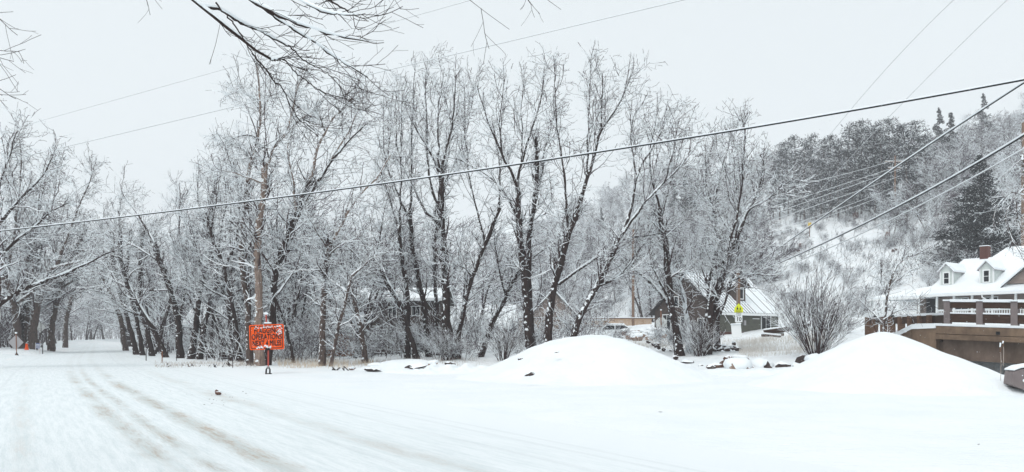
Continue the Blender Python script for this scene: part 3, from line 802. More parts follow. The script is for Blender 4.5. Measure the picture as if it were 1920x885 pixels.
# ================================================================ green house (centre right)
def green_house():
    th = math.radians(40)
    O = at(1345, 588, 72)
    root = thing('green_house', (O[0], O[1], 0), 'dark green house with snowy ribbed metal roof and one dormer behind the massive tree', 'house', rz=th)
    ez = O[2] + .40; L = 9.9; W = 7.2; rz_ = 7.35; gz = .8
    w = MB().add([(0, 0, gz), (L, 0, gz), (L, W, gz), (0, W, gz), (0, 0, ez), (L, 0, ez), (L, W, ez), (0, W, ez), (0, W / 2, rz_ - .1), (L, W / 2, rz_ - .1)],
             [(0, 1, 5, 4), (1, 2, 6, 9, 5), (2, 3, 7, 6), (3, 0, 4, 8, 7), (4, 5, 9, 8), (6, 7, 8, 9)]).build('wall', M_CLADG, root)
    boards(w, 0, L, 2.0, ez, -.005, 8, M_CLADG)
    # left gable boards (brown)
    g = MB().prism([(-.02, 0, gz + 1), (-.02, W, gz + 1), (-.02, W, ez), (-.02, W / 2, rz_ - .1), (-.02, 0, ez)], (0, 0, 0), (.015, 0, 0)).build('gable', M_CLAD, root)
    boards(g, 0, W, 2.1, rz_ - .2, -.025, 22, M_CLAD, side=True, gable=(W / 2, ez, rz_))
    plinth = box('plinth', M_CONCG, root, -.05, L + .05, -.06, 0.02, .8, 2.0)
    for i in range(26):
        for k in range(2): box('brick', M_BRICK, plinth, i * .38 + .19 * k, i * .38 + .19 * k + .36, -.09, -.06, 1.62 + k * .18, 1.78 + k * .18)
    ov = .45
    tz = (rz_ - ez) / (W / 2)
    for s in (0, 1):
        y0, y1 = (-ov, W / 2) if s == 0 else (W + ov, W / 2)
        z0, z1 = ez - ov * tz, rz_
        q = [(-ov, y0, z0), (L + ov, y0, z0), (L + ov, y1, z1), (-ov, y1, z1)]
        rf = MB().prism([np.array(p) for p in q], (0, 0, 0), (0, 0, .10)).build('roof', M_STEEL, root)
        MB().prism([np.array(p) for p in [(-ov + .12, y0 + (.04 if s == 0 else -.04), z0 + .04), (L + ov - .12, y0 + (.04 if s == 0 else -.04), z0 + .04), (L + ov - .12, y1, z1), (-ov + .12, y1, z1)]], (0, 0, .11), (0, 0, .15)).build('roof_snow', M_SNOW, rf)
        if s == 0:
            n = 22
            for i in range(n + 1):
                x = -ov + .2 + (L + 2 * ov - .4) * i / n
                bare = i < 13
                a = .14 if bare else .13
                fr = 0.0 if not (9 < i < 20) else 0.0
                MB().prism([np.array(p) for p in [(x - .028, y0, z0), (x + .028, y0, z0), (x + .028, y1, z1), (x - .028, y1, z1)]], (0, 0, .12), (0, 0, .185 if bare or i % 3 == 0 else .15)).build('rib', M_STEEL, rf)
    box('fascia', M_WHITE, root, -ov, L + ov, -ov - .05, -ov - .01, ez - ov * tz - .10, ez - ov * tz + .13)
    box('rake_snow', M_SNOWCAP, root, -ov, L + ov, W / 2 - .1, W / 2 + .1, rz_ + .1, rz_ + .2)
    # windows
    sd = windowed(root, 7.7, 2.25, 1.5, 1.45, -.03, (2, 1), M_WHITE, .09, .06, M_DGLASS, name='sliding_door')
    box('meter_box', M_GREY, root, 3.9, 4.2, -.2, -.04, 2.6, 3.05)
    box('lamp_bracket', M_WHITE, root, 5.4, 6.5, -.12, -.05, 3.2, 3.27)
    # windows on the gable (faces local -x)
    gr = thing('gable_windows', (0, 0, 0), None, None, rz=math.radians(-90)); gr.parent = root
    for cx, z0, w_, h_ in ((W / 2 + 1.2, 4.4, .9, .9), (1.5, 2.2, 1.1, 1.0), (3.6, 2.2, .9, 1.2), (5.7, 2.0, .9, 1.6)):
        # local plane of gr: its -y axis looks to the house's -x
        windowed(gr, -cx, z0, w_, h_, -.04, (2, 1), M_WHITE, .07, .05, M_DGLASS)
    # dormer
    d = thing('dormer', (0, 0, 0), None, None); d.parent = root
    cx = 4.75; b0 = .85; w_ = 1.7; zb = ez + b0 * tz - .1; zt = zb + 1.75; za = zt + .65
    bt = (zt - ez) / tz; ba = min((za - ez) / tz, W / 2)
    x0, x1 = cx - w_ / 2, cx + w_ / 2
    dw = MB().add([(x0, b0, zb), (x1, b0, zb), (x1, b0, zt), (cx, b0, za), (x0, b0, zt), (x0, bt, zt), (x1, bt, zt), (x0, bt, zb), (x1, bt, zb), (cx, bt, za)],
             [(0, 1, 2, 3, 4), (1, 8, 6, 2), (0, 4, 5, 7), (2, 6, 9, 3), (4, 3, 9, 5)]).build('wall', M_CLAD, d)
    boards(dw, x0, x1, zb, za - .1, b0 - .005, 10, M_CLAD, gable=(cx, zt, za))
    windowed(d, cx + .1, zb + .45, .62, .95, b0 - .035, (1, 1), M_WHITE, .09, .05, M_DGLASS)
    box('snow_strip', M_SNOWCAP, d, x0 - .1, x1 + .2, b0 - .35, b0 - .05, zb - .14, zb + .05)
    for s in (-1, 1):
        xe = cx + s * (w_ / 2 + .35); ze = zt - .3
        q = [(xe, b0 - .4, ze), (cx, b0 - .4, za), (cx, ba, za), (xe, max(bt - .5, b0), ze)]
        MB().prism([np.array(p) for p in q], (0, 0, 0), (0, 0, .13)).build('roof', M_CLAD, d)
        MB().prism([np.array(p) for p in q], (0, .12, .135), (0, .12, .22)).build('roof_snow', M_SNOW, d)
green_house()

# ================================================================ log cabin behind the middle trees
def simple_house(name, label, pxl, pxr, d, z0, ez, rz_, depth, wallm, roof_m=None, rz=0.0, nb=12, wins=(), over=.5, gable_front=False, cat='house', bn='board'):
    a = at(pxl, 630, d); b = at(pxr, 630, d); L = b[0] - a[0]
    root = thing(name, (a[0], d, 0), label, cat, rz=rz)
    if not gable_front:
        w = MB().add([(0, 0, z0), (L, 0, z0), (L, depth, z0), (0, depth, z0), (0, 0, ez), (L, 0, ez), (L, depth, ez), (0, depth, ez), (0, depth / 2, rz_), (L, depth / 2, rz_)],
             [(0, 1, 5, 4), (1, 2, 6, 9, 5), (2, 3, 7, 6), (3, 0, 4, 8, 7), (4, 5, 9, 8), (6, 7, 8, 9)]).build('wall', wallm, root)
        boards(w, 0, L, z0 + .3, ez, -.005, nb, wallm, bn, .05)
        tz = (rz_ - ez) / (depth / 2)
        for s in (0, 1):
            y0 = -over if s == 0 else depth + over
            q = [(-over, y0, ez - over * tz), (L + over, y0, ez - over * tz), (L + over, depth / 2, rz_), (-over, depth / 2, rz_)]
            rf = MB().prism([np.array(p) for p in q], (0, 0, .02), (0, 0, .12)).build('roof', M_STEEL, root)
            MB().prism([np.array(p) for p in q], (0, 0, .125), (0, 0, .34)).build('roof_snow', M_SNOW, rf)
    else:
        w = MB().add([(0, 0, z0), (L, 0, z0), (L, depth, z0), (0, depth, z0), (0, 0, ez), (L, 0, ez), (L, depth, ez), (0, depth, ez), (L / 2, 0, rz_), (L / 2, depth, rz_)],
             [(0, 1, 5, 8, 4), (1, 2, 6, 5), (2, 3, 7, 9, 6), (3, 0, 4, 7), (4, 8, 9, 7), (5, 6, 9, 8)]).build('wall', wallm, root)
        boards(w, 0, L, z0 + .3, rz_ - .1, -.005, nb, wallm, bn, .05, gable=(L / 2, ez, rz_))
        for s in (0, 1):
            xe = -over if s == 0 else L + over
            ze = ez - over * (rz_ - ez) / (L / 2)
            q = [(xe, -over, ze), (L / 2, -over, rz_), (L / 2, depth + over, rz_), (xe, depth + over, ze)]
            rf = MB().prism([np.array(p) for p in q], (0, 0, .02), (0, 0, .12)).build('roof', M_STEEL, root)
            MB().prism([np.array(p) for p in q], (0, 0, .125), (0, 0, .34)).build('roof_snow', M_SNOW, rf)
    for (px, py, wp, hp, mu) in wins:
        s = d / F
        windowed(root, (px - pxl) * s, CZ + (HY - py) * s - hp * s / 2, wp * s, hp * s, -.05, mu, M_WHITE if wp > 0 else M_WHITE, .06, .05, M_DGLASS)
    return root
cab = simple_house('log_cabin', 'dark brown two storey cabin with snowy roof seen between the middle trees', 640, 826, 63, -.3, 4.35, 5.3, 8, M_CLAD, nb=15,
             wins=[(698, 585, 14, 18, (2, 1)), (736, 585, 14, 18, (2, 1)), (780, 583, 14, 16, (2, 1)), (718, 626, 13, 14, (2, 1)), (790, 628, 14, 16, (2, 1))], bn='log')
s = 63 / F
box('snow_ledge', M_SNOWCAP, cab, 2.0, 4.6, -.9, -.03, .52, .62)
box('deck', M_WOODDK, cab, 1.9, 4.7, -.9, -.03, .35, .50)
# roof over the dark side annex
MB().box(5.6, 8.8, -2.0, -.06, -.3, 2.2).build('annex', M_CLAD, cab)
# steps up to the cabin
def stairs(label, px, d, n, w, rise, z0):
    a = at(px, 630, d); root = thing('outdoor_stairs', (a[0], d, z0), label, 'stairs')
    for i in range(n):
        t = box('tread', M_WOODDK, root, 0, w, i * .26, i * .26 + .3, rise * (i + 1) - .06, rise * (i + 1))
        box('snow_strip', M_SNOWCAP, t, .02, w - .02, i * .26 + .02, i * .26 + .28, rise * (i + 1) + .001, rise * (i + 1) + .07)
    for x in (0, w):
        MB().prism([np.array(p) for p in [(x - .05, -.1, 0), (x - .05, n * .26, rise * n), (x - .05, n * .26, rise * n - .3), (x - .05, .2, -.1)]], (-.03, 0, 0), (.03, 0, 0)).build('stringer', M_WOODDK, root)
        for i in (0, n // 2, n): box('baluster', M_WOODDK, root, x - .05, x + .05, i * .26 - .05, i * .26 + .05, rise * i, rise * i + 1.0)
        MB().tube([(x, 0, 1.0), (x, n * .26, 1.0 + rise * n)], .05, 6).build('handrail', M_WOODDK, root)
stairs('dark wooden snow topped steps at the left end of the cabin', 684, 57, 10, 1.5, .24, -.1)
# left shed with rust coloured gable and tarpaulins leaning on it
simple_house('wooden_shed', 'rust brown shed with low snowy roof left of the cabin steps', 612, 652, 60, -.2, 1.9, 2.7, 4, M_RUST, nb=7, over=.25)
for i, (px, py, w, h, a, lab) in enumerate([(660, 590, .9, 1.3, .3, 'pale tarpaulin sheet hung crooked by the shed, wider one'), (679, 597, .5, .9, -.25, 'narrow pale tarpaulin sheet hung right of the wider one')]):
    p = at(px, py, 55); mb = MB()
    mb.box(-w / 2, w / 2, -.03, .03, -h / 2, h / 2); o = mb.build('tarpaulin', M_TARP, bevel=.01); o.location = p; o.rotation_euler = (0.15, a, 0); tag(o, lab, 'tarpaulin')
simple_house('white_roofed_house', 'low tan house with bright snow roof right of the log cabin', 905, 960, 88, 0.5, 2.6, 4.9, 6, M_TAUPE, nb=7)
simple_house('gabled_house', 'hazy tan gabled house behind the Y forked trunk', 1000, 1075, 96, 1.0, 4.4, 7.0, 8, M_TAUPE, nb=9, gable_front=True)
simple_house('small_cottage', 'low hazy cottage with snow roof left of the orange sign behind trees', 352, 452, 74, -.2, 2.6, 4.4, 6, M_CLAD, nb=8, wins=[(410, 618, 12, 12, (2, 1))])
simple_house('brown_shed', 'dark red brown shed at the left edge, left of the thick trunks', -45, 19, 84, .2, 1.9, 2.3, 4, M_CLAD, nb=7, over=.3)

# ================================================================ bridge
def bridge():
    A = at(1756, 611, 36); Bp = at(1920, 616, 33.2)
    u = np.array([Bp[0] - A[0], Bp[1] - A[1], 0]); l1 = np.linalg.norm(u); u /= l1
    sl = (Bp[2] - A[2]) / l1
    rz = math.atan2(u[1], u[0])
    root = thing('road_bridge', (A[0], A[1], A[2]), 'concrete road bridge with weathered posts and dark timber rails over the creek', 'bridge', rz=rz)
    L = 8.0
    def slab(name, m, x0, x1, y0, y1, z0, z1, par=root):
        return MB().add([(x, y, z + sl * x) for z in (z0, z1) for y in (y0, y1) for x in (x0, x1)],
                        [(0, 2, 3, 1), (4, 5, 7, 6), (0, 1, 5, 4), (2, 6, 7, 3), (0, 4, 6, 2), (1, 3, 7, 5)]).build(name, m, par, bevel=.01)
    # local -y faces the camera side
    dk = slab('deck', M_CONC, 0, L, -.02, 7.0, -.36, 0)
    slab('deck_edge', M_CONC, 0.001, L + .05, -.07, -.02, -.60, -.37)
    slab('deck_edge', M_CONC, 0.0, L, -.05, -.021, -.345, -.03)
    slab('girder', M_BEAM, .12, L, .35, 1.0, -1.50, -.605)
    slab('girder', M_BEAM, .12, L, 3.0, 3.6, -1.78, -.36)
    slab('snow_cover', M_SNOW, -.02, L, -.04, 7.0, .004, .11)
    slab('drain', M_BLACK, 3.1 * .8, 3.1 * .8 + .16, -.078, -.05, -.30, -.16)
    # left abutment and wing wall
    slab('abutment', M_CONC, -1.1, -.02, .0, 7, -2.6, -.12)
    slab('abutment', M_BEAM, -.3, .118, .4, 7, -3.2, -.7)
    wing = MB().add([(-2.9, .9, -1.6), (-1.12, .02, -2.6), (-1.12, .02, -.14), (-2.9, .9, -.85), (-2.8, 1.3, -1.6), (-1.12, .42, -2.6), (-1.12, .42, -.14), (-2.8, 1.3, -.85)],
                    [(0, 1, 2, 3), (4, 5, 6, 7), (3, 2, 6, 7), (0, 1, 5, 4), (0, 3, 7, 4), (1, 2, 6, 5)]).build('wing_wall', M_CONC, root)
    MB().add([(-3.0, .85, -.86), (-1.1, -.06, -.14), (-.02, -.06, -.10), (-.02, .6, -.10), (-1.1, .6, -.10), (-3.0, 1.5, -.84)] + [(-3.0, .85, -.64), (-1.1, -.06, .08), (-.02, -.06, .12), (-.02, .6, .13), (-1.1, .6, .12), (-3.0, 1.5, -.62)],
             [(6, 7, 8, 9, 10, 11), (0, 1, 7, 6), (1, 2, 8, 7), (3, 4, 10, 9), (5, 0, 6, 11), (2, 3, 9, 8)]).build('snow_cover', M_SNOW, root)
    # posts
    step = 1.36
    for i in range(6):
        x = .38 + i * step
        p = slab('post', M_CONCG, x - .13, x + .13, .12, .38, .10, 1.12)
        slab('snow_cap', M_SNOWCAP, x - .15, x + .15, .06, .44, 1.122, 1.19, p)
        if i < 5:
            a, b = x + .132, x + step - .132
            t1 = slab('rail', M_WOODDK, a, b, .17, .32, .82, 1.08)
            slab('snow_strip', M_SNOWCAP, a, b, .12, .37, 1.085, 1.21, t1)
            t2 = slab('rail', M_WOODDK, a, b, .17, .32, .18, .56)
            slab('snow_strip', M_SNOWCAP, a, b, .14, .35, .565, .63, t2)
    return A, u
BA, BU = bridge()

# guardrail of wood leading up to the bridge
def guardrail():
    pts = [(1628, 594, 47.0), (1640, 594, 46.0), (1657, 593.5, 45), (1672, 593, 44), (1690, 592.5, 43), (1708, 592, 42), (1727, 591, 40.5), (1745, 590, 38.5)]
    W = [at(*p) for p in pts]
    root = thing('wooden_guardrail', (W[0][0], W[0][1], 0), 'dark timber guardrail topped with snow running up to the bridge posts', 'guardrail')
    o = np.array([W[0][0], W[0][1], 0])
    ends = W + [BA + np.array([0.15, .3, 1.6 - BA[2] + 1.35])]
    for i, p in enumerate(W):
        q = p - o; w = .16
        MB().box(q[0] - w, q[0] + w, q[1] - .11, q[1] + .11, min(Hs(p[0], p[1]), q[2] - 1.0) - .2, q[2] - .02).build('post', M_WOODBR, root)
    for i in range(len(W) - 1):
        a, b = W[i] - o, W[i + 1] - o
        rl = MB().add([a + [0, -.15, -.42], b + [0, -.15, -.42], b + [0, -.15, -.04], a + [0, -.15, -.04], a + [0, -.24, -.42], b + [0, -.24, -.42], b + [0, -.24, -.04], a + [0, -.24, -.04]],
                 [(0, 1, 2, 3), (4, 5, 6, 7), (0, 1, 5, 4), (3, 2, 6, 7), (0, 3, 7, 4), (1, 2, 6, 5)]).build('rail', M_WOODDK, root)
        MB().prism([a + [0, -.28, -.035], b + [0, -.28, -.035], b + [0, .16, -.035], a + [0, .16, -.035]], (0, 0, 0), (0, 0, .12)).build('snow_strip', M_SNOWCAP, rl)
    a, b = W[-1] - o, at(1775, 589, 36.2) - o
    MB().prism([a + [0.1, -.2, -.6], b + [0, -.2, -.6], b + [0, -.2, -.04], a + [0.1, -.2, -.04]], (0, 0, 0), (0, .1, 0)).build('rail', M_WOODDK, root)
    MB().prism([a + [0.1, -.25, -.035], b + [0, -.25, -.035], b + [0, .1, -.035], a + [0.1, .1, -.035]], (0, 0, 0), (0, 0, .11)).build('snow_strip', M_SNOWCAP, root)
guardrail()

# long low tan fence behind the mound
def plank_fence(name, label, pxl, pxr, d, top, bot, n, m, cat='fence', gap=.02):
    a = at(pxl, top, d); b = at(pxr, top, d); s = d / F
    root = thing(name, (a[0], d, 0), label, cat); L = b[0] - a[0]; z1 = a[2]; z0 = CZ + (HY - bot) * s
    w = L / n
    for i in range(n): box('plank', m, root, i * w, (i + 1) * w - gap, 0, .04, z0, z1 - .03 * ((i * 7) % 3))
    box('rail', m, root, 0, L, -.05, -.005, z1 - .2, z1 - .08)
    sn = box('snow_strip', M_SNOWCAP, root, 0, L, -.07, .1, z1 + .003, z1 + .06)
    return root
plank_fence('plank_fence', 'upright tan plank fence beyond the buried car', 1137, 1222, 92, 597, 614, 34, M_WOODTAN)
def rail_wall():
    d = 84; a = at(972, 612, d); b = at(1140, 612, d); L = b[0] - a[0]; s = d / F
    root = thing('retaining_wall', (a[0], d, 0), 'long low tan timber wall with rail behind the broad mound', 'wall')
    for i in range(7):
        z = 1.55 + i * .24
        box('plank', M_WOODTAN, root, 0, L, 0, .1, z, z + .22)
    for i in range(14):
        x = L * i / 13
        box('post', M_WOODBR, root, x - .05, x + .05, -.13, -.01, 1.6, 3.5)
    rr = box('rail', M_WOODBR, root, 0, L + 5, -.25, -.14, 3.38, 3.48)
    box('snow_strip', M_SNOWCAP, rr, 0, L + 5, -.27, -.12, 3.483, 3.55)
rail_wall()

# ================================================================ car half buried
def parked_car():
    d = 80; c = at(1152, 629, d)
    root = thing('parked_car', (c[0], d, 1.25), 'snow buried parked car with only its dark windows showing, right of the mound top', 'car')
    prof = [(-2.2, .35), (-2.2, .85), (-1.55, .98), (-.85, 1.48), (.95, 1.5), (1.6, 1.0), (2.15, .92), (2.2, .35)]
    MB().prism([np.array([x, -.85, z]) for x, z in prof], (0, 0, 0), (0, 1.7, 0)).build('body', M_SNOW, root, bevel=.05)
    for x0, x1, x2, x3 in ((-1.42, -.82, -.1, -.1), (0.0, 0.0, .9, 1.42)):
        MB().prism([np.array([x0, -.87, 1.0]), np.array([x1, -.87, 1.40]), np.array([x2, -.87, 1.40]), np.array([x3, -.87, 1.0])], (0, 0, 0), (0, .03, 0)).build('window', M_DGLASS, root)
    box('roof_snow', M_SNOWCAP, root, -.8, .9, -.8, .8, 1.505, 1.62, .04)
    for x in (-1.35, 1.35):
        w = MB().tube([(x, -.9, .33), (x, -.7, .33)], .33, 16).build('wheel', M_BLACK, root)
        MB().tube([(x, -.92, .33), (x, -.89, .33)], .18, 12).build('rim', M_GREY, w)
    for x in (-2.22, 2.17): box('headlight', M_GREY, root, x, x + .05, -.8, -.5, .62, .78)
parked_car()

# ================================================================ signs
def text_obj(body, size, m, parent, loc, rot, sx=1.0, name='lettering', space=1.0, off=0.0, bold=0.0):
    cu = bpy.data.curves.new(name, 'FONT'); cu.body = body; cu.size = size; cu.align_x = 'CENTER'; cu.align_y = 'CENTER'
    cu.extrude = 0.002; cu.space_character = space; cu.offset = off
    o = bpy.data.objects.new(name, cu); COL.objects.link(o)
    bpy.context.view_layer.update()
    dg = bpy.context.evaluated_depsgraph_get()
    me = bpy.data.meshes.new_from_object(o.evaluated_get(dg)); bpy.data.objects.remove(o)
    me.materials.clear(); me.materials.append(m)
    if bold:                                                   # heavier strokes: the outline twice more, a little to each side
        bm = bmesh.new(); bm.from_mesh(me); g0 = list(bm.verts) + list(bm.edges) + list(bm.faces)
        for q, (dx, dy) in enumerate(((bold, bold * .5), (bold * .5, -bold * .5))):
            r_ = bmesh.ops.duplicate(bm, geom=g0)
            bmesh.ops.translate(bm, verts=[v for v in r_['geom'] if isinstance(v, bmesh.types.BMVert)], vec=(dx, dy, .0006 * (q + 1)))
        bm.to_mesh(me); bm.free()
    o = bpy.data.objects.new(name, me); link(o, parent)
    o.location = loc; o.rotation_euler = rot; o.scale = (sx, 1, 1)
    return o
def orange_sign():
    d = 34.0; s = d / F
    foot = at(503, 699, d)
    root = thing('road_work_sign', (foot[0], d, Hs(foot[0], d)), 'orange road work sign reading flagging operations next 4 miles, spattered with snow', 'road sign')
    zc = CZ + (HY - 632) * s - Hs(foot[0], d); xc = (501 - 503.5) * s
    W, Hh = 66 * s, 47 * s
    def rrect(w, h, rad, y0, y1):
        pts = []
        for cx, cz, a0 in ((w / 2 - rad, h / 2 - rad, 0), (-w / 2 + rad, h / 2 - rad, 90), (-w / 2 + rad, -h / 2 + rad, 180), (w / 2 - rad, -h / 2 + rad, 270)):
            for k in range(5):
                a = math.radians(a0 + k * 22.5); pts.append((cx + rad * math.cos(a), 0, cz + rad * math.sin(a)))
        return pts
    panel = MB().prism(rrect(W, Hh, .07, 0, 0), (0, 0, 0), (0, .03, 0)).build('panel', M_ORANGE, root)
    tilt = math.radians(-1.8)
    panel.location = (xc, -.05, zc); panel.rotation_euler = (0, tilt, math.radians(-4))
    # border ring
    o1, i1 = rrect(W - .09, Hh - .09, .06, 0, 0), rrect(W - .155, Hh - .155, .05, 0, 0)
    n = len(o1); mb = MB(); mb.add([(p[0], -.006, p[2]) for p in o1] + [(p[0], -.006, p[2]) for p in i1] , [(i, (i + 1) % n, n + (i + 1) % n, n + i) for i in range(n)])
    mb.build('border', M_BLACK, panel)
    ls = .325
    for txt, z, sx in (('FLAGGING', .27, .66), ('OPERATIONS', 0.0, .64), ('NEXT 4 MILES', -.27, .60)):
        text_obj(txt, ls, M_BLACK, panel, (0, -.008, z), (math.radians(90), 0, 0), sx, space=1.06, bold=.020)
    # driven snow clinging to the panel
    r = np.random.default_rng(3); mb = MB()
    spots = [(r.uniform(-.6, .66), r.normal(.435, .025), r.uniform(.012, .03)) for _ in range(42)]
    spots += [(r.normal(.58, .09), r.normal(.22, .12), r.uniform(.01, .028)) for _ in range(34)]
    spots += [(r.normal(-.25, .09), -Hh / 2 + .07 + abs(r.normal(0, .03)), r.uniform(.015, .04)) for _ in range(15)]
    spots += [(r.normal(.0, .09), -Hh / 2 + .07 + abs(r.normal(0, .06)), r.uniform(.015, .04)) for _ in range(15)]
    spots += [(r.uniform(-.68, .68), r.uniform(-.45, .45), r.uniform(.006, .014)) for _ in range(40)]
    for x, z, q in spots:
        a = r.uniform(0, 6); k = 6
        if abs(x) > W / 2 - .03 or abs(z) > Hh / 2 - .02: continue
        vs = [(x, -.03 - q * .3, z)] + [(x + q * math.cos(a + 6.283 * i / k) * r.uniform(.8, 1.4), -.008, z + q * math.sin(a + 6.283 * i / k) * r.uniform(.7, 1.2)) for i in range(k)]
        mb.add(vs, [(0, 1 + i, 1 + (i + 1) % k) for i in range(k)])
    o = mb.build('snow_spatter', M_SNOWCAP, panel); o['kind'] = 'stuff'
    # red mast and folding feet
    zt = CZ + (HY - 590) * s - Hs(foot[0], d)
    MB().tube([(0, 0, .24), (0.0, 0, zc - Hh / 2), (-.06, .02, zc), (-.10, .02, zt)], .032, 8).build('mast', M_RED, root)
    mc = MB().add([(x, y, z) for z, w in ((zt, .07), (zt + .04, .11), (zt + .08, .09), (zt + .10, .03)) for x, y in ((-.10 - w, -w * .6), (-.10 + w, -w * .6), (-.10 + w, w * .6), (-.10 - w, w * .6))],
         [(4 * k + i, 4 * k + (i + 1) % 4, 4 * k + 4 + (i + 1) % 4, 4 * k + 4 + i) for k in range(3) for i in range(4)] + [(0, 1, 2, 3), (12, 13, 14, 15)]).build('snow_cap', M_SNOWCAP, root, bevel=.02)
    MB().box(-.18, .14, -.03, .06, zc + Hh / 2 - .02, zc + Hh / 2 + .035).build('clamp', M_BLACK, root)
    box('snow_cap', M_SNOWCAP, root, -.17, .12, -.04, .08, zc + Hh / 2 + .036, zc + Hh / 2 + .10, .02)
    MB().box(-.11, .11, -.07, 0, zc - Hh / 2 - .03, zc - Hh / 2 + .05).build('clamp', M_BLACK, root)
    for x in (-.075, .075):
        MB().tube([(x * .3, 0, .30), (x, -.02, .20), (x * 1.1, -.05, -.02)], (.02, .035, .04), 6).build('foot', M_BLACK, root)
    MB().tube([(-.08, -.1, .02), (.18, -.1, .02)], .022, 6).build('foot', M_BLACK, root)
    MB().tube([(0, 0, .22), (0, 0, .34)], .038, 8).build('spring', M_GREY, root)
orange_sign()

def diamond_sign(label, px, py, d, half, foot_py, m=M_GREY, pole=M_RUST):
    c = at(px, py, d); s = d / F; r_ = half * s
    fz = CZ + (HY - foot_py) * s
    fx = (px + 2 - CX) * s
    root = thing('diamond_sign', (fx, d, fz), label, 'road sign')
    mb = MB().prism([np.array([c[0] - fx + a, -.03, c[2] - fz + b]) for a, b in ((-r_, 0), (0, -r_), (r_, 0), (0, r_))], (0, 0, 0), (0, .03, 0))
    mb.build('panel', m, root, bevel=.008)
    MB().tube([(0, -.06, 0.0), (-.02, -.06, c[2] - fz), (-.05, -.06, c[2] - fz + r_ + .1)], .03, 6).build('mast', pole, root)
    MB().tube([(-.1, -.08, .05), (0, -.06, .3), (.12, -.05, .04)], .05, 6).build('foot', M_BLACK, root)
    box('snow_cap', M_SNOWCAP, root, -.12, .02, -.12, 0.02, c[2] - fz + r_ + .08, c[2] - fz + r_ + .2, .02)
diamond_sign('back of a grey diamond road sign on a rusty stand at the left road edge', 30, 642, 62, 14.5, 668)
diamond_sign('distant pale grey diamond sign back beyond the thick trunks', 76, 614, 84, 10, 652, M_GREYL, M_STEEL)
# small blue board on two legs
def blue_sign():
    d = 68; c = at(71, 642, d); gz = Hs(c[0], d)
    root = thing('yard_sign', (c[0], d, gz), 'small blue and white board on thin legs left of the road', 'sign')
    w = 4.2 * d / F
    p = box('panel', M_BLUE, root, -w, w, 0, .03, .40, .86)
    for z in (.50, .61, .72): box('stripe', M_WHITE, p, -w * .8, w * .7, -.008, -.001, z, z + .035)
    for x in (-w, w): MB().tube([(x, .0, -.1), (x, 0, .9)], .02, 5).build('leg', M_WHITE, root)
blue_sign()
def barrel(label, px, py, d):
    c = at(px, py, d); root = thing('traffic_marker', (c[0], d, Hs(c[0], d)), label, 'traffic marker')
    MB().tube([(0, 0, 0), (0, 0, .15), (0, 0, .16), (0, 0, .55)], (.17, .16, .13, .09), 12).build('body', M_ORANGE, root)
    box('snow_cap', M_SNOWCAP, root, -.07, .07, -.07, .07, .55, .60, .02)
barrel('small orange traffic marker in the snow at the foot of the thick trunks', 50, 655, 70)
def post(px, top, bot, d, m, label, grp=None, rad=.03, lean=0.0):
    b = at(px, bot, d); s = d / F; h = (bot - top) * s
    root = thing('marker_post', (b[0], d, Hs(b[0], d)), label, 'post', grp)
    MB().tube([(0, 0, -.3), (lean * .5, 0, h * .5), (lean, 0, h)], rad, 6).build('pole', m, root)
    box('snow_cap', M_SNOWCAP, root, lean - rad, lean + rad, -rad, rad, h, h + .05, .01)
post(80, 618, 656, 68, M_STEEL, 'dark thin post right of the small blue board', None, .035)
post(75, 635, 656, 69, M_RED, 'reddish thin post touching the blue board', None, .02)
post(274, 646, 668, 52, M_STEEL, 'short dark marker post at the right road edge, farther one')
post(304, 650, 672, 48, M_RUST, 'short rusty marker post at the right road edge, nearer one')
post(436, 652, 688, 40, M_STEEL, 'thin black marker post with white tip in the snow left of the orange sign', None, .02, .03)
post(331, 648, 668, 52, M_STEEL, 'short marker post among the trees at the road edge', None, .025)

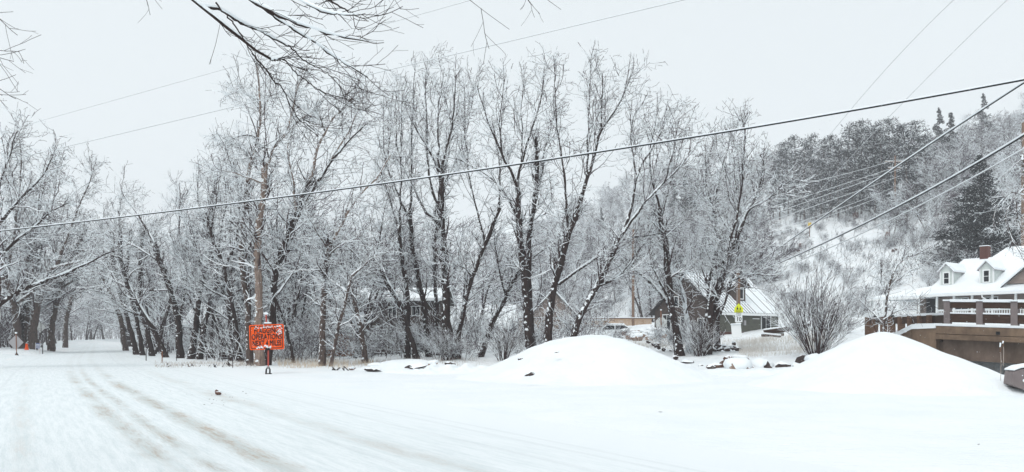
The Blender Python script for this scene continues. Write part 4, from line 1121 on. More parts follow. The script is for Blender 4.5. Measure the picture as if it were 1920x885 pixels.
# utility pole with the school and speed signs
def sign_pole():
    d = 66; s = d / F; b = at(1385, 622, d)
    root = thing('utility_pole', (b[0], d, b[2] - .3), 'brown wooden utility pole standing before the green house', 'utility pole')
    top = CZ + (HY - 512) * s - b[2] + .3
    MB().tube([(0, 0, 0), (-.02, 0, top * .5), (-.05, 0, top)], (.19, .17, .14), 10).build('pole', M_POLE, root)
    box('snow_cap', M_SNOWCAP, root, -.16, .06, -.1, .1, top, top + .1, .02)
    MB().tube([(-.16, -.16, 1.0), (-.18, -.16, top - .3)], .025, 6).build('conduit', M_GREY, root)
    r2 = thing('school_sign', (b[0], d - .22, b[2] - .3), 'yellow green pentagon sign with two walking figures on the utility pole', 'road sign')
    w = 8.0 * s; zb = CZ + (HY - 586) * s - b[2] + .3; h = 17 * s; x0 = (1383.5 - 1385) * s
    MB().prism([(x0 - w, -.03, zb), (x0 + w, -.03, zb), (x0 + w, -.03, zb + h * .48), (x0, -.03, zb + h), (x0 - w, -.03, zb + h * .48)], (0, 0, 0), (0, .03, 0)).build('panel', M_YELLOW, r2)
    fig = []
    for fx, sc in ((-.11, 1.0), (.12, .85)):
        mb = MB(); y = -.038; z0 = zb + .13 + .03
        k = .32 * sc
        def P(pts): mb.prism([np.array([x0 + fx + a * k, y, z0 + c * k]) for a, c in pts], (0, 0, 0), (0, .006, 0))
        P([(-.12, .75), (.12, .75), (.2, .35), (-.2, .35)])
        P([(-.14, .36), (.0, .36), (-.12, 0), (-.24, 0)]); P([(.02, .36), (.16, .36), (.3, 0), (.18, 0)])
        P([(.10, .72), (.16, .66), (.38, .45), (.32, .40)])
        P([(.11 * math.cos(a), .92 + .13 * math.sin(a)) for a in np.linspace(0, 6.283, 9)[:-1]])
        mb.build('pictogram', M_BLACK, r2)
    for z in (.04, .10): box('pictogram', M_BLACK, r2, x0 - .24, x0 + .24, -.036, -.031, zb + z, zb + z + .025)
    r3 = thing('speed_limit_sign', (b[0], d - .22, b[2] - .3), 'white speed limit 10 sign on the utility pole below the yellow pentagon', 'road sign')
    zb2 = CZ + (HY - 604) * s - b[2] + .3; h2 = 17.0 * s; w2 = 6.8 * s
    p = box('panel', M_WHITE, r3, x0 - w2, x0 + w2, -.03, 0, zb2, zb2 + h2, .01)
    text_obj('SPEED', .155, M_BLACK, r3, (x0, -.034, zb2 + h2 * .88), (math.radians(90), 0, 0), 1.0)
    text_obj('LIMIT', .155, M_BLACK, r3, (x0, -.034, zb2 + h2 * .68), (math.radians(90), 0, 0), 1.0)
    text_obj('10', .44, M_BLACK, r3, (x0, -.034, zb2 + h2 * .30), (math.radians(90), 0, 0), 1.0, bold=.02)
    r4 = thing('small_placard', (b[0], d - .22, b[2] - .3), 'grey placard on the pole just below the speed limit sign', 'sign')
    box('panel', M_GREYL, r4, x0 - w2 * .8, x0 + w2 * .5, -.03, 0, zb2 - .32, zb2 - .02, .01)
sign_pole()
def stop_back():
    d = 74; s = d / F; c = at(1240, 606, d); gz = CZ + (HY - 630) * s
    root = thing('stop_sign', (c[0], d, gz), 'grey back of an octagonal sign on a snow speckled post left of the green house', 'road sign')
    R_ = 11.5 * s
    MB().prism([np.array([R_ * math.cos(math.radians(22.5 + 45 * k)), 0, c[2] - gz + R_ * math.sin(math.radians(22.5 + 45 * k))]) for k in range(8)], (0, 0, 0), (0, .02, 0)).build('panel', M_GREYL, root)
    MB().tube([(0.0, -.03, -.2), (-.05, -.03, CZ + (HY - 582) * s - gz)], .045, 6).build('post', M_RUST, root)
    box('snow_cap', M_SNOWCAP, root, -.12, .03, -.09, .03, CZ + (HY - 582) * s - gz, CZ + (HY - 580) * s - gz, .01)
stop_back()
def thin_pole(label, px, top, bot, d, rad, bars=()):
    b = at(px, bot, d); s = d / F; h = (bot - top) * s
    root = thing('utility_pole', (b[0], d, b[2] - .5), label, 'utility pole')
    MB().tube([(0, 0, 0), (.03, 0, h + .5)], (rad, rad * .75), 8).build('pole', M_POLE, root)
    for z, w in bars:
        bx_ = box('crossarm', M_POLE, root, -w, w * .8, -.08, .06, h + .5 - z - .12, h + .5 - z)
        box('snow_strip', M_SNOWCAP, bx_, -w, w * .8, -.08, .06, h + .502 - z, h + .6 - z)
        for x in (-w * .9, -w * .4, w * .6): MB().tube([(x, 0, h + .5 - z), (x, 0, h + .75 - z)], .05, 6).build('insulator', M_GREY, root)
    return root
thin_pole('thin reddish utility pole behind the far leaning snow plastered tree', 1187, 430, 616, 88, .16)
thin_pole('hillside utility pole with snowy crossarms before the pines', 1678, 292, 372, 128, .16, ((.9, 1.6), (1.9, 1.1)))
thin_pole('leaning wooden pole at the right edge of the photo above the white house', 1918, 230, 470, 88, .2)
# yellow marker on the hill
def yellow_box():
    d = 130; c = at(1518, 421, d); root = thing('yellow_marker', (c[0], d, c[2] - 1.6), 'small yellow box on a post at the edge of the hill clearing', 'marker')
    MB().tube([(0, 0, -.4), (0, 0, 1.3)], .06, 6).build('pole', M_WOODBR, root)
    box('panel', plain('yellow_paint', (.65, .45, .06), .6), root, -.25, .25, -.1, .1, 1.2, 2.0, .02)
yellow_box()

# snowed over board and tank by the pole
def leaning_board():
    d = 62; s = d / F; c = at(1382, 628, d)
    root = thing('leaning_board', (c[0], d, c[2]), 'large snow covered board propped at the foot of the utility pole', 'board')
    b = box('panel', M_WHITE, root, -.40, .36, -.04, .04, -.2, .80, .02); b.rotation_euler = (-.15, -.05, 0)
    o = box('snow_cover', M_SNOWCAP, root, -.43, .38, -.12, .08, .80, .90, .03); o.rotation_euler = (-.15, -.05, 0)
leaning_board()
def logs():
    d = 58; o = at(1428, 624, d); root = thing('log_pile', (o[0], d, o[2] - .3), 'snow topped pile of brown logs right of the utility pole', 'log pile')
    for i, (x, z, l, a) in enumerate([(0, .1, 1.6, .05), (.2, .28, 2.0, .12), (.1, .42, 3.4, .14), (.1, .15, 1.2, -.1)]):
        e = np.array([x + l * math.cos(a), -.1 * i, z + l * math.sin(a)])
        lg = MB().tube([(x, -.1 * i, z), e], .11 - .01 * i, 8).build('log', M_WOODDK, root)
        MB().tube([(x, -.1 * i, z + .10), e + np.array([0, 0, .10])], .075, 6).build('snow_strip', M_SNOWCAP, lg)
logs()

# ================================================================ rocks
def rock(px, py, d, w, h, m, label, cat='rock', group=None, seed=0, parent=None, snow=True, name='rock', z=None, dpt=.8, cap=1.0, deep=False):
    r = np.random.default_rng(500 + seed)
    bm = bmesh.new(); bmesh.ops.create_icosphere(bm, subdivisions=2, radius=1.0)
    k = r.normal(0, 1, (4, 3))
    for v in bm.verts:
        p = np.array(v.co)
        f = 1 + .16 * math.sin(2.3 * p @ k[0]) + .10 * math.sin(3.7 * p @ k[1] + 1)
        p = p * f
        for q in range(3):                                       # flattened facets
            n = k[q] / np.linalg.norm(k[q]); e = p @ n
            if e > .62: p = p - n * (e - .62)
        v.co = Vector((p[0] * w / 2, p[1] * w / 2 * dpt, p[2] * h / 2))
    me = bpy.data.meshes.new(name); bm.to_mesh(me); bm.free(); me.materials.append(m)
    o = bpy.data.objects.new(name, me); link(o)
    c = at(px, py, d)
    gz = c[2] - h * .18 if z is None else z
    o.location = (c[0], c[1], gz); o.rotation_euler = (0, r.uniform(-.2, .2), r.uniform(-.5, .5))
    tag(o, label, cat, group)
    if snow:
        bm = bmesh.new(); bmesh.ops.create_icosphere(bm, subdivisions=2, radius=1.0)
        for v in bm.verts:
            p = np.array(v.co)
            v.co = Vector((p[0] * w / 2 * .98 * cap + .03 * math.sin(5 * p[1]) - (1 - cap) * w * .2, p[1] * w / 2 * dpt * 1.02 * cap + (1 - cap) * w * .3, max(p[2], -.9 if deep else -.5) * h * (.44 if deep else .30) + h * ((.16 if deep else .26) + .05 * math.sin(4 * p[0] + seed))))
        me2 = bpy.data.meshes.new('snow_cap'); bm.to_mesh(me2); bm.free(); me2.materials.append(M_SNOW)
        for p in me2.polygons: p.use_smooth = True
        link(bpy.data.objects.new('snow_cap', me2), o)
    return o
S40 = 40 / F
ROCKS = [
    (1340, 686, 36.5, .62, .36, M_ROCKR, 'dark red boulder at the left end of the bank rocks', False),
    (1334, 689, 36.0, .34, .30, M_ROCKD, 'small dark stone touching the left side of the dark red boulder', False),
    (1358, 682, 36.8, .40, .50, M_ROCKR, 'jagged upright red rock right of the dark red boulder', False),
    (1366, 672, 37.2, .34, .34, M_ROCKR, 'small tilted red rock on top of the jagged red rock', False),
    (1386, 671, 37.6, .66, .30, M_ROCKR, 'flat red slab topped with snow in the middle of the bank', True),
    (1383, 684, 36.0, .95, .62, M_ROCKT, 'big snow covered square boulder in the middle of the bank', True),
    (1402, 690, 35.6, .22, .26, M_ROCKR, 'tiny red stone at the right foot of the square boulder', False),
    (1441, 685, 36.0, .30, .50, M_ROCKD, 'leaning narrow dark stone right of the square boulder', True),
    (1425, 686, 36.6, .95, .60, M_ROCKT, 'broad snow covered boulder left of the leaning dark stone', True),
    (1470, 684, 36.0, .55, .30, M_ROCKD, 'low dark stone with snow, left of the fan shaped bush', True),
    (1497, 688, 35.4, .55, .36, M_ROCKD, 'dark notched stone in front of the fan shaped bush', True),
    (1510, 676, 36.6, .62, .50, M_ROCKD, 'dark stone with snow at the foot of the fan shaped bush, left one', True),
    (1533, 676, 36.2, 1.0, .62, M_ROCKD, 'large snow streaked dark boulder at the foot of the fan shaped bush', True),
    (1288, 677, 38.5, .50, .18, M_ROCKD, 'flat dark stone at the right foot of the broad mound', True),
    (1292, 686, 37.4, .22, .18, M_ROCKD, 'tiny dark stone below the flat dark stone', False),
    (1266, 669, 40.5, .32, .22, M_ROCKD, 'small round dark stone behind the mound slope', True),
    (1315, 686, 37.4, .25, .16, M_ROCKD, 'tiny dark stone between the flat dark stone and the red boulder', True),
    (1232, 645, 50.0, .42, .30, M_ROCKD, 'lone dark stone on the slope left of the speckled trunk', True),
    (1552, 680, 35.8, .5, .4, M_ROCKD, 'dark stone with snow at the right foot of the fan shaped bush', True),
    # left of the mound
    (699, 692, 36.0, .75, .20, M_ROCKD, 'flat dark edged slab at the lower left of the low snow hump', True),
    (660, 690, 37.0, .30, .14, M_ROCKR, 'small reddish stone left of the flat slab', True),
    (706, 684, 37.6, .80, .24, M_ROCKT, 'flat snow covered slab above the dark edged slab', True),
    (778, 686, 35.6, .95, .24, M_ROCKD, 'dark rock overhang under the front of the low snow hump', True),
    (812, 680, 36.6, .50, .30, M_ROCKT, 'snow covered stone right of the low hump', True),
    (843, 681, 38.0, .45, .22, M_ROCKD, 'dark stones at the foot of the thickest trunk', True),
    (975, 672, 27.8, .22, .07, M_ROCKD, 'dark clod poking out of the broad mound near its left shoulder', False),
    (993, 700, 26.6, .33, .12, M_ROCKD, 'dark clod poking out low on the broad mound', True),
    (1238, 771, 17.0, .09, .02, M_ROCKD, 'dark twig bit lying on the blank snow in front of the mounds', False),
    (1835, 832, 11.9, .03, .02, M_ROCKD, 'tiny dark speck on the snow near the lower right corner', False),
    (1811, 729, 24.0, .16, .04, M_ROCKD, 'small dark fleck at the right toe of the cone shaped pile', False),
    (1043, 660, 29.0, .20, .05, M_ROCKD, 'tiny dark fleck near the top of the broad mound', False),
]
for i, (px, py, d, w, h, m, lab, sn) in enumerate(ROCKS):
    kk = 1.4 if i < 19 and px > 1280 else 1.1
    rock(px, py, d, w * kk, h * kk, m, lab, seed=i, snow=sn, deep=(m is M_ROCKT), cap=.62 if m is M_ROCKD else 1.0)
r = np.random.default_rng(21)
for i in range(26):      # riprap behind the mound, and stones beneath the massive tree
    px = r.uniform(1172, 1246); py = r.uniform(618, 632); d = 72 - (py - 618) * .6
    rock(px, py, d, r.uniform(.6, 1.1), r.uniform(.4, .7), M_ROCKT, 'snow topped tan riprap stone left of the green house', group='riprap stones left of the green house', seed=60 + i)
for i in range(22):
    px = r.uniform(1335, 1390); py = 652 + r.normal(0, 3.5); d = 44 + r.uniform(-1, 2)
    rock(px, py, d, r.uniform(.2, .42), r.uniform(.18, .32), M_ROCKD, 'small dark stone right of the massive leaning trunk', group='dark stones right of the massive trunk', seed=90 + i, snow=i % 2 == 0)
for i in range(12):
    px = r.uniform(1212, 1262); py = 640 + (px - 1212) * .45 + r.normal(0, 3); d = 46
    rock(px, py, d, r.uniform(.15, .3), r.uniform(.12, .22), M_ROCKD, 'small dark stone showing in the snow behind the mound slope', group='stones behind the mound slope', seed=120 + i, snow=False)
# rock outcrops on the hill
for px, py, w, h, lab in ((1664, 453, .9, 1.4, 'upright brown rock pillar on the hill, taller left one'), (1681, 453, .7, .9, 'short brown rock right of the taller pillar'), (1677, 470, .9, .5, 'brown rock below the two pillars'),
                      (1502, 463, .8, .7, 'brown rock low in the hill clearing, right one'), (1495, 470, .7, .5, 'brown rock low in the hill clearing, left one'), (1606, 407, .8, 1.0, 'brown stump like rock below the pine grove')):
    y = 84.0
    for y in np.arange(85, 250, 1.0):
        x = (px - CX) / F * y
        if HY - (Hs(x, y) - CZ) / y * F <= py + 4: break
    rock(px, py, y, w * y / 100, h * y / 100 * 1.2, M_ROCKR, lab, seed=int(px), snow=False, z=Hs(x, y) + h * y / 100 * .35)
# concrete block at the right edge
def conc_block():
    d = 22; s = d / F; c = at(1914, 722, d)
    root = thing('concrete_block', (c[0], d, c[2]), 'grey lilac concrete block half buried in snow at the right edge', 'concrete block')
    b = MB().prism([np.array([x * s, 0, z * s]) for x, z in ((-17, 2), (-14, 26), (0, 31), (45, 38), (45, -6), (14, -8), (4, -7))], (0, 0, -.02), (.1, .55, -.02)).build('body', M_CONCG, root, bevel=.015)
    MB().prism([np.array([x * s, 0, z * s]) for x, z in ((-14, 27), (0, 32), (45, 39), (45, 43), (0, 36), (-13, 30))], (0, -.02, 0), (.1, .58, 0)).build('snow_cap', M_SNOWCAP, root, bevel=.01)
    r = np.random.default_rng(8); mb = MB()
    for x, z, q in ((6, 8, .05), (9, 4, .03), (22, 12, .04), (14, 16, .02), (25, 5, .03), (3, 18, .02)):
        k = 7; mb.add([(x * s, -.03, z * s)] + [(x * s + q * math.cos(6.283 * i / k) * r.uniform(.6, 1.3), -.004, z * s + q * math.sin(6.283 * i / k) * r.uniform(.6, 1.3)) for i in range(k)], [(0, 1 + i, 1 + (i + 1) % k) for i in range(k)])
    o = mb.build('snow_spatter', M_SNOWCAP, root); o['kind'] = 'stuff'
conc_block()
# clod and crumbs on the lot
rock(410, 742, 21.6, .20, .13, M_ROCKR, 'brown clod of dirt lying on the snow below the orange sign', seed=200, snow=False, z=.06)
rock(406, 739, 21.7, .10, .09, M_ROCKR, 'smaller brown lump leaning on the dirt clod', seed=201, snow=False, z=.10)
r = np.random.default_rng(31)
for i in range(26):
    px = r.normal(430, 40); py = r.uniform(733, 760); d = CZ * F / (py - HY)
    x = (px - CX) / F * d; q = r.uniform(.015, .045)
    rock(px, py, d, q, q * .6, M_ROCKD, 'dirt crumb scattered on the snow near the brown clod', group='dirt crumbs near the clod', seed=210 + i, snow=False, z=Hs(x, d) + q * .3, name='dirt_crumb', cat='dirt')

# ================================================================ cables
def cable(label, pts, rad, m=M_RUBBER, snow=0.0, sag=None, group=None):
    """pts: (px, py, distance); a hanging cable through them"""
    W = np.array([at(*p) for p in pts])
    t = np.array([p[0] for p in pts], float); tt = np.linspace(t[0], t[-1], 60)
    inv = [1.0 / p[2] for p in pts]
    # quadratic through rows, linear in inverse distance
    c = np.polyfit(t, [p[1] for p in pts], min(2 if sag is None else 1, len(pts) - 1)); ci = np.polyfit(t, inv, 1)
    P = np.array([at(x, np.polyval(c, x), 1 / max(np.polyval(ci, x), 1e-4)) for x in tt])
    root = thing('overhead_cable', P[0], label, 'cable', group)
    P = P - P[0]
    MB().tube(P, rad, 6).build('wire', m, root)
    if snow:
        r = np.random.default_rng(len(label))
        k = r.uniform(.88, 1.08, len(P))
        q = P + np.array([0, 0, 1.0]) * (rad * .75 + snow * .45)
        MB().tube(q, snow * .62 * k, 7).build('snow_strip', M_SNOWCAP, root, smooth=True)
cable('thick black snow topped cable sweeping across the whole view', [(-120, 444, 24), (0, 433, 23), (480, 382, 20), (960, 312, 17), (1200, 269, 15.6), (1560, 211, 13.8), (1920, 150, 12.4), (2050, 128, 12)], .0135, snow=.021)
cable('thin pale wire high on the left, upper of two', [(-100, 275, 60), (57, 230, 58), (420, 135, 52), (880, 2, 46), (1000, -35, 45)], .012, M_WIREG, .016, sag=1)
cable('thin pale wire rising to the top centre, lower of two', [(-150, 338, 52), (0, 304, 50), (400, 212, 45), (800, 118, 41), (1270, 2, 36), (1400, -30, 35)], .014, M_WIREG, .026, sag=1)
cable('fine grey wire crossing the upper right sky, left one', [(1440, 420, 125), (1500, 305, 100), (1560, 245, 90), (1700, 102, 72), (1790, 0, 64), (1830, -45, 60)], .020, M_WIREG, .028)
cable('fine grey wire crossing the upper right sky, right one', [(1480, 420, 130), (1560, 332, 105), (1650, 240, 90), (1760, 122, 75), (1890, 0, 62), (1930, -40, 58)], .020, M_WIREG, .028)
cable('snowy cable running down from the right corner, uppermost of three', [(1400, 508, 72), (1500, 438, 52), (1700, 300, 33), (1920, 156, 24), (2000, 104, 22)], .022, snow=.055)
cable('snowy thick cable in the middle of the three at right', [(1380, 525, 70), (1500, 480, 52), (1700, 378, 33), (1920, 252, 23), (2000, 205, 21)], .026, snow=.055)
cable('snowy thin cable lowest of the three at right', [(1440, 512, 60), (1500, 490, 52), (1700, 398, 36), (1920, 278, 26), (2000, 232, 24)], .014, M_WIREG, .032)
for i, (y0, y1, x1) in enumerate([(352, 303, 1668), (385, 310, 1690), (398, 316, 1690), (410, 330, 1688), (430, 352, 1675), (436, 360, 1675)]):
    cable('thin snowy wire strung to the hillside pole', [(1440, y0 + 6, 88), (1560, (y0 + y1) / 2 + 5, 105), (x1, y1, 127)], .016, M_WIREG, .035, group='thin wires strung to the hillside pole')
cable('thin wire level with the pole crossarm running right', [(1680, 300, 128), (1760, 292, 135), (1860, 282, 140)], .016, M_WIREG, .03)
cable('thin wire low before the far leaning tree', [(1090, 523, 80), (1200, 523, 80), (1300, 520, 80)], .012, M_WIREG, .02)

# ================================================================ grass, reeds, falling snow (stuff)
def blades(name, areas, m, seed):
    r = np.random.default_rng(seed); Vs = []
    for (px0, px1, d0, d1, n, h, w) in areas:
        d = r.uniform(d0, d1, n); px = r.uniform(px0, px1, n); x = (px - CX) / F * d; z = H(x, d)
        keep = (vnoise(x, d, 1.6, seed) + r.normal(0, .25, n)) > -.05
        x, d, z = x[keep], d[keep], z[keep]; k = len(x)
        b = np.stack([x, d, z - .03], 1); hh = h * r.uniform(.4, 1.2, k)
        tip = b + np.stack([r.normal(0, .35, k) * hh, r.normal(0, .35, k) * hh, hh], 1)
        mid = b * .45 + tip * .55 + np.stack([np.zeros(k), np.zeros(k), hh * .08], 1)
        s = np.stack([np.ones(k), r.normal(0, .5, k), np.zeros(k)], 1) * w
        Vs.append(np.stack([b - s, b + s, mid + s * .6, tip, mid - s * .6][:5], 1))
    V = np.concatenate(Vs); n = len(V); V = V.reshape(-1, 3)
    i = np.arange(n)[:, None] * 5
    Q = np.concatenate([i + np.array([[0, 1, 2, 4]]), i + np.array([[4, 2, 3, 3]])])
    Q = np.concatenate([np.concatenate([i + np.array([[0, 1, 2]]), i + np.array([[0, 2, 4]])]), i + np.array([[4, 2, 3]])])
    o = link(bpy.data.objects.new(name, raw_mesh(name, V, Q, [m]))); return tag(o, kind='stuff')
tag(blades('dry_grass', [(520, 655, 39, 46, 1500, .34, .005), (640, 700, 40, 47, 420, .3, .005)], M_GRASS, 41), 'tuft field of tan dry grass right of the orange sign', 'grass')
tag(blades('frosted_grass', [(1385, 1560, 40, 54, 5200, .42, .006), (1180, 1300, 48, 60, 1500, .5, .007), (1330, 1450, 50, 60, 1200, .4, .007)], plain('frosted_blades', (.58, .55, .51)), 42), 'frosted pale grass on the bank before the houses', 'grass')
tag(blades('roadside_stubble', [(290, 480, 40, 48, 1300, .22, .008), (620, 900, 40, 47, 900, .28, .007), (470, 620, 44, 52, 500, .5, .006)], M_GRASSG, 43), 'dark frosted stubble along the road edge under the trees', 'grass')
tag(blades('bank_grass', [(1780, 1885, 22, 25, 420, .34, .004)], plain('pale_blades', (.62, .58, .50)), 44), 'fine pale grass beside the concrete block', 'grass')
def reed(px, bot, top, d, label, seed):
    r = np.random.default_rng(seed); b = at(px, bot, d); s = d / F; h = (bot - top) * s
    root = thing('reed', (b[0], d, b[2]), label, 'plant')
    pts = resample([(0, 0, -.1), (.02, 0, h * .5), (-.01, 0, h)], 8)
    MB().tube(pts, .007, 5).build('stem', M_GRASSG, root)
    MB().tube([(-.01, 0, h * .72), (0, 0, h * .85), (.0, 0, h)], (.01, .022, .012), 6).build('seed_head', M_WOODBR, root)
    MB().tube([(-.012, 0, h * .9), (0, 0, h * 1.02)], (.018, .022), 6).build('snow_cap', M_SNOWCAP, root)
reed(1876, 712, 644, 23, 'tall reed with snowy seed head beside the concrete block', 1)
reed(1881, 680, 640, 23.6, 'shorter reddish reed just right of the tall reed', 2)
fan_later = True
# low weeds on the near creek bank
# sticks and posts by the road edge
r = np.random.default_rng(55)
for i in range(34):
    px = r.uniform(290, 480) if i < 24 else r.uniform(620, 660); d = r.uniform(40, 44) if i < 24 else 37
    x = (px - CX) / F * d; z = Hs(x, d)
    a = r.uniform(0, 6.28); l = r.uniform(.1, .3)
    o = MB().tube([(0, 0, -.05), (l * math.cos(a), l * math.sin(a), l * r.uniform(.3, 1))], (.03, .02), 5).build('stick', M_BARK)
    o.location = (x, d, z); tag(o, 'broken stick poking out of the snow at the right road edge' if i < 24 else 'broken stick in the snow between the tan grass and the flat slab', 'stick', 'broken sticks along the road edge' if i < 24 else 'broken sticks near the flat slab')
# snowflakes in the air
def flakes():
    r = np.random.default_rng(99); n = 3800
    d = 7 + 42 * r.random(n) ** .8
    px = r.uniform(-40, 1960, n); py = r.uniform(-20, 800, n)
    c = np.stack([(px - CX) / F * d, d, CZ + (HY - py) / F * d], 1)
    ok = c[:, 2] > .2; c = c[ok]; d = d[ok]; n = len(c)
    q = r.uniform(.0045, .0085, n)[:, None, None] * (.6 + d[:n, None, None] / 50)
    base = np.array([(1, 0, 0), (-1, 0, 0), (0, 1, 0), (0, -1, 0), (0, 0, 1), (0, 0, -1)], float)
    V = (c[:, None, :] + base[None] * q).reshape(-1, 3)
    f = np.array([(0, 2, 4), (2, 1, 4), (1, 3, 4), (3, 0, 4), (2, 0, 5), (1, 2, 5), (3, 1, 5), (0, 3, 5)])
    Q = (np.arange(n)[:, None, None] * 6 + f[None]).reshape(-1, 3)
    tag(link(bpy.data.objects.new('snowflakes', raw_mesh('snowflakes', V, Q, [M_SNOWCAP]))), 'falling snowflakes drifting in the air', 'snowflakes', kind='stuff')
flakes()

# ---------------------------------------------------------------- front trees (each traced limb by limb)
hero('twin trunked cottonwood with pale bark, straight taller stem right behind the orange sign', 42, [
    (20, 15, 0, [(487, 672), (484, 598), (486, 544), (481, 472), (486, 403), (495, 367), (496, 304)]),
    (17, 11, 1.5, [(496, 330), (508, 277), (525, 262), (540, 248)]),
    (7, 4, 1.5, [(540, 248), (554, 227), (571, 218), (600, 205)]),
    (7, 3, -1, [(540, 248), (548, 205), (556, 168), (570, 128)]),
    (5, 2, -1.5, [(496, 345), (470, 335), (440, 322), (410, 318)])],
    [M_BARKL, M_BARKL, M_BARKL, M_BARKL, M_BARKL], 1.5, 0.3, 1.7, seed=1, t0=.4)
hero('slender tall brown tree with forked high crown, left of the orange sign', 44, [
    (16, 13, 0, [(469, 663), (465, 567), (454, 503), (451, 453), (459, 422), (463, 340)]),
    (12, 6, 0.5, [(463, 340), (470, 305), (484, 263), (490, 209), (481, 119)]),
    (5, 2, 1, [(488, 225), (505, 180), (525, 150)]),
    (6, 2, -1, [(486, 262), (460, 250), (430, 262), (405, 275)]),
    (5, 2, 1.2, [(490, 200), (468, 175), (440, 172), (428, 178)]),
    (8, 5, 0, [(463, 330), (468, 300), (478, 290)])],
    [M_BARKM, M_BARKL, M_BARKL, M_BARKM, M_BARKM, M_BARK], 1.5, 0.3, 1.4, seed=2, t0=.3)
hero('big leaning tree with dark foot and pale upper stem, just right of the orange sign', 43, [
    (19, 12, 0, [(500, 664), (513, 598), (514, 535), (522, 487), (531, 460), (549, 422), (565, 370), (581, 340)]),
    (11, 5, 1.5, [(581, 340), (594, 281), (612, 241), (630, 215), (649, 196), (680, 165)]),
    (11, 6, -1, [(545, 435), (570, 385), (594, 345), (626, 295), (667, 250), (687, 232)]),
    (8, 4, 2, [(620, 300), (640, 270), (653, 250), (662, 225), (671, 200), (690, 170)]),
    (7, 3, -2, [(556, 400), (552, 350), (540, 304), (540, 262)]),
    (6, 2, 0, [(610, 245), (600, 215), (575, 200)])],
    [M_BARK, M_BARKL, M_BARK, M_BARKL, M_BARKL, M_BARKM], 1.5, 0.3, 1.8, seed=3, t0=.35)
hero('pale barked stubby tree standing in tan grass right of the orange sign', 42, [
    (16, 13, 0, [(603, 684), (605, 605), (608, 535), (614, 478), (618, 450)]),
    (10, 5, 1, [(616, 465), (640, 420), (668, 370), (700, 345), (733, 290)]),
    (6, 3, -1, [(616, 470), (590, 430), (575, 400)]),
    (6, 3, 1, [(608, 520), (580, 480), (560, 460)]),
    (5, 3, -1, [(614, 480), (645, 455), (680, 440)])],
    [M_BARKM, M_BARKL, M_BARKM, M_BARKM, M_BARKM], 1.4, 0.25, 1.3, seed=4, t0=.45)
hero('short crooked tree leaning right beside the pale stubby tree', 41, [
    (9, 7, 0, [(620, 678), (633, 617), (640, 590), (649, 567), (658, 519)]),
    (7, 3, 1, [(652, 550), (630, 530), (610, 520)]),
    (6, 3, -1, [(658, 519), (690, 490), (720, 470)])],
    M_BARKM, 1.5, 0.15, 1.1, seed=5, t0=.4)
hero('bent tree leaning left in front of the log cabin steps', 45, [
    (15, 10, 0, [(684, 664), (678, 620), (671, 592), (658, 544), (655, 515)]),
    (7, 3, 1, [(657, 530), (700, 508), (712, 506)]),
    (7, 3, -1, [(656, 520), (630, 480), (612, 455)])],
    M_BARKM, 1.4, 0.2, 1.2, seed=6, t0=.5)
hero('thin bare stem leaning left behind the sign panel', 46, [
    (8, 5, 0, [(552, 665), (538, 617), (522, 576), (505, 520), (495, 480)])],
    M_BARK, 1.0, 0.3, .9, seed=7)
hero('dark stem in thicket with a snowy left limb, left of the cabin', 47, [
    (14, 9, 0, [(781, 657), (762, 605), (743, 557), (725, 530), (712, 506), (705, 470)]),
    (6, 3, 1, [(718, 530), (690, 522), (660, 505), (640, 520)]),
    (7, 3, 0, [(706, 480), (715, 420), (722, 380)])],
    M_BARK, 1.2, 0.5, 1.2, seed=8)
hero('dark multi stemmed tree before the log cabin, trunk curving up at left', 49, [
    (14, 10, 0, [(764, 660), (763, 614), (766, 560), (759, 519), (752, 470), (748, 420)]),
    (7, 3, 1, [(750, 440), (732, 380), (722, 340), (705, 300)]),
    (6, 3, -1, [(749, 430), (752, 350), (752, 283), (754, 222), (754, 157)]),
    (5, 2, 1, [(752, 300), (742, 271), (742, 220), (742, 173)])],
    M_BARK, 1.0, 0.9, 1.3, seed=9)
hero('straight dark trunk with snow speckled side, second left of the thickest trunk', 50, [
    (15, 11, 0, [(805, 638), (795, 576), (788, 535), (775, 481), (772, 446), (768, 400)]),
    (8, 4, -1, [(769, 405), (772, 340), (772, 303), (772, 222), (776, 180), (778, 133)]),
    (7, 3, 1, [(770, 420), (745, 360), (722, 310), (719, 250), (719, 181)]),
    (5, 2, 1.5, [(722, 320), (732, 260), (735, 170)])],
    M_BARK, 0.9, 0.9, 1.3, seed=10)
hero('tallest dark trunk with long upright shoots, thickest in the middle of the wood', 46, [
    (24, 15, 0, [(843, 678), (838, 617), (835, 535), (830, 440), (825, 401), (829, 344), (827, 316)]),
    (9, 4, 1, [(827, 330), (815, 300), (803, 275), (774, 234), (762, 206)]),
    (9, 4, -1, [(827, 320), (838, 270), (851, 230), (853, 170), (856, 140)]),
    (8, 3, 0, [(828, 345), (821, 290), (821, 234), (824, 190), (833, 128)]),
    (8, 3, 1.5, [(826, 400), (808, 350), (801, 303), (801, 263), (797, 181), (801, 108)]),
    (9, 4, 1, [(825, 417), (803, 409), (791, 389), (774, 344), (750, 303), (738, 288)])],
    M_BARK, 1.0, 1.0, 1.4, seed=11)
hero('dark tree leaning right, close against the thickest middle trunk', 46.5, [
    (13, 9, 0, [(857, 671), (860, 630), (876, 551), (886, 519), (898, 487), (914, 446), (925, 420), (937, 390)]),
    (7, 3, 1, [(934, 400), (938, 344), (935, 290), (925, 240)]),
    (6, 3, -1, [(886, 519), (870, 500), (850, 495)]),
    (6, 3, 1, [(910, 455), (895, 400), (880, 340), (872, 250), (870, 150)])],
    M_BARK, 1.0, 0.9, 1.4, seed=12)
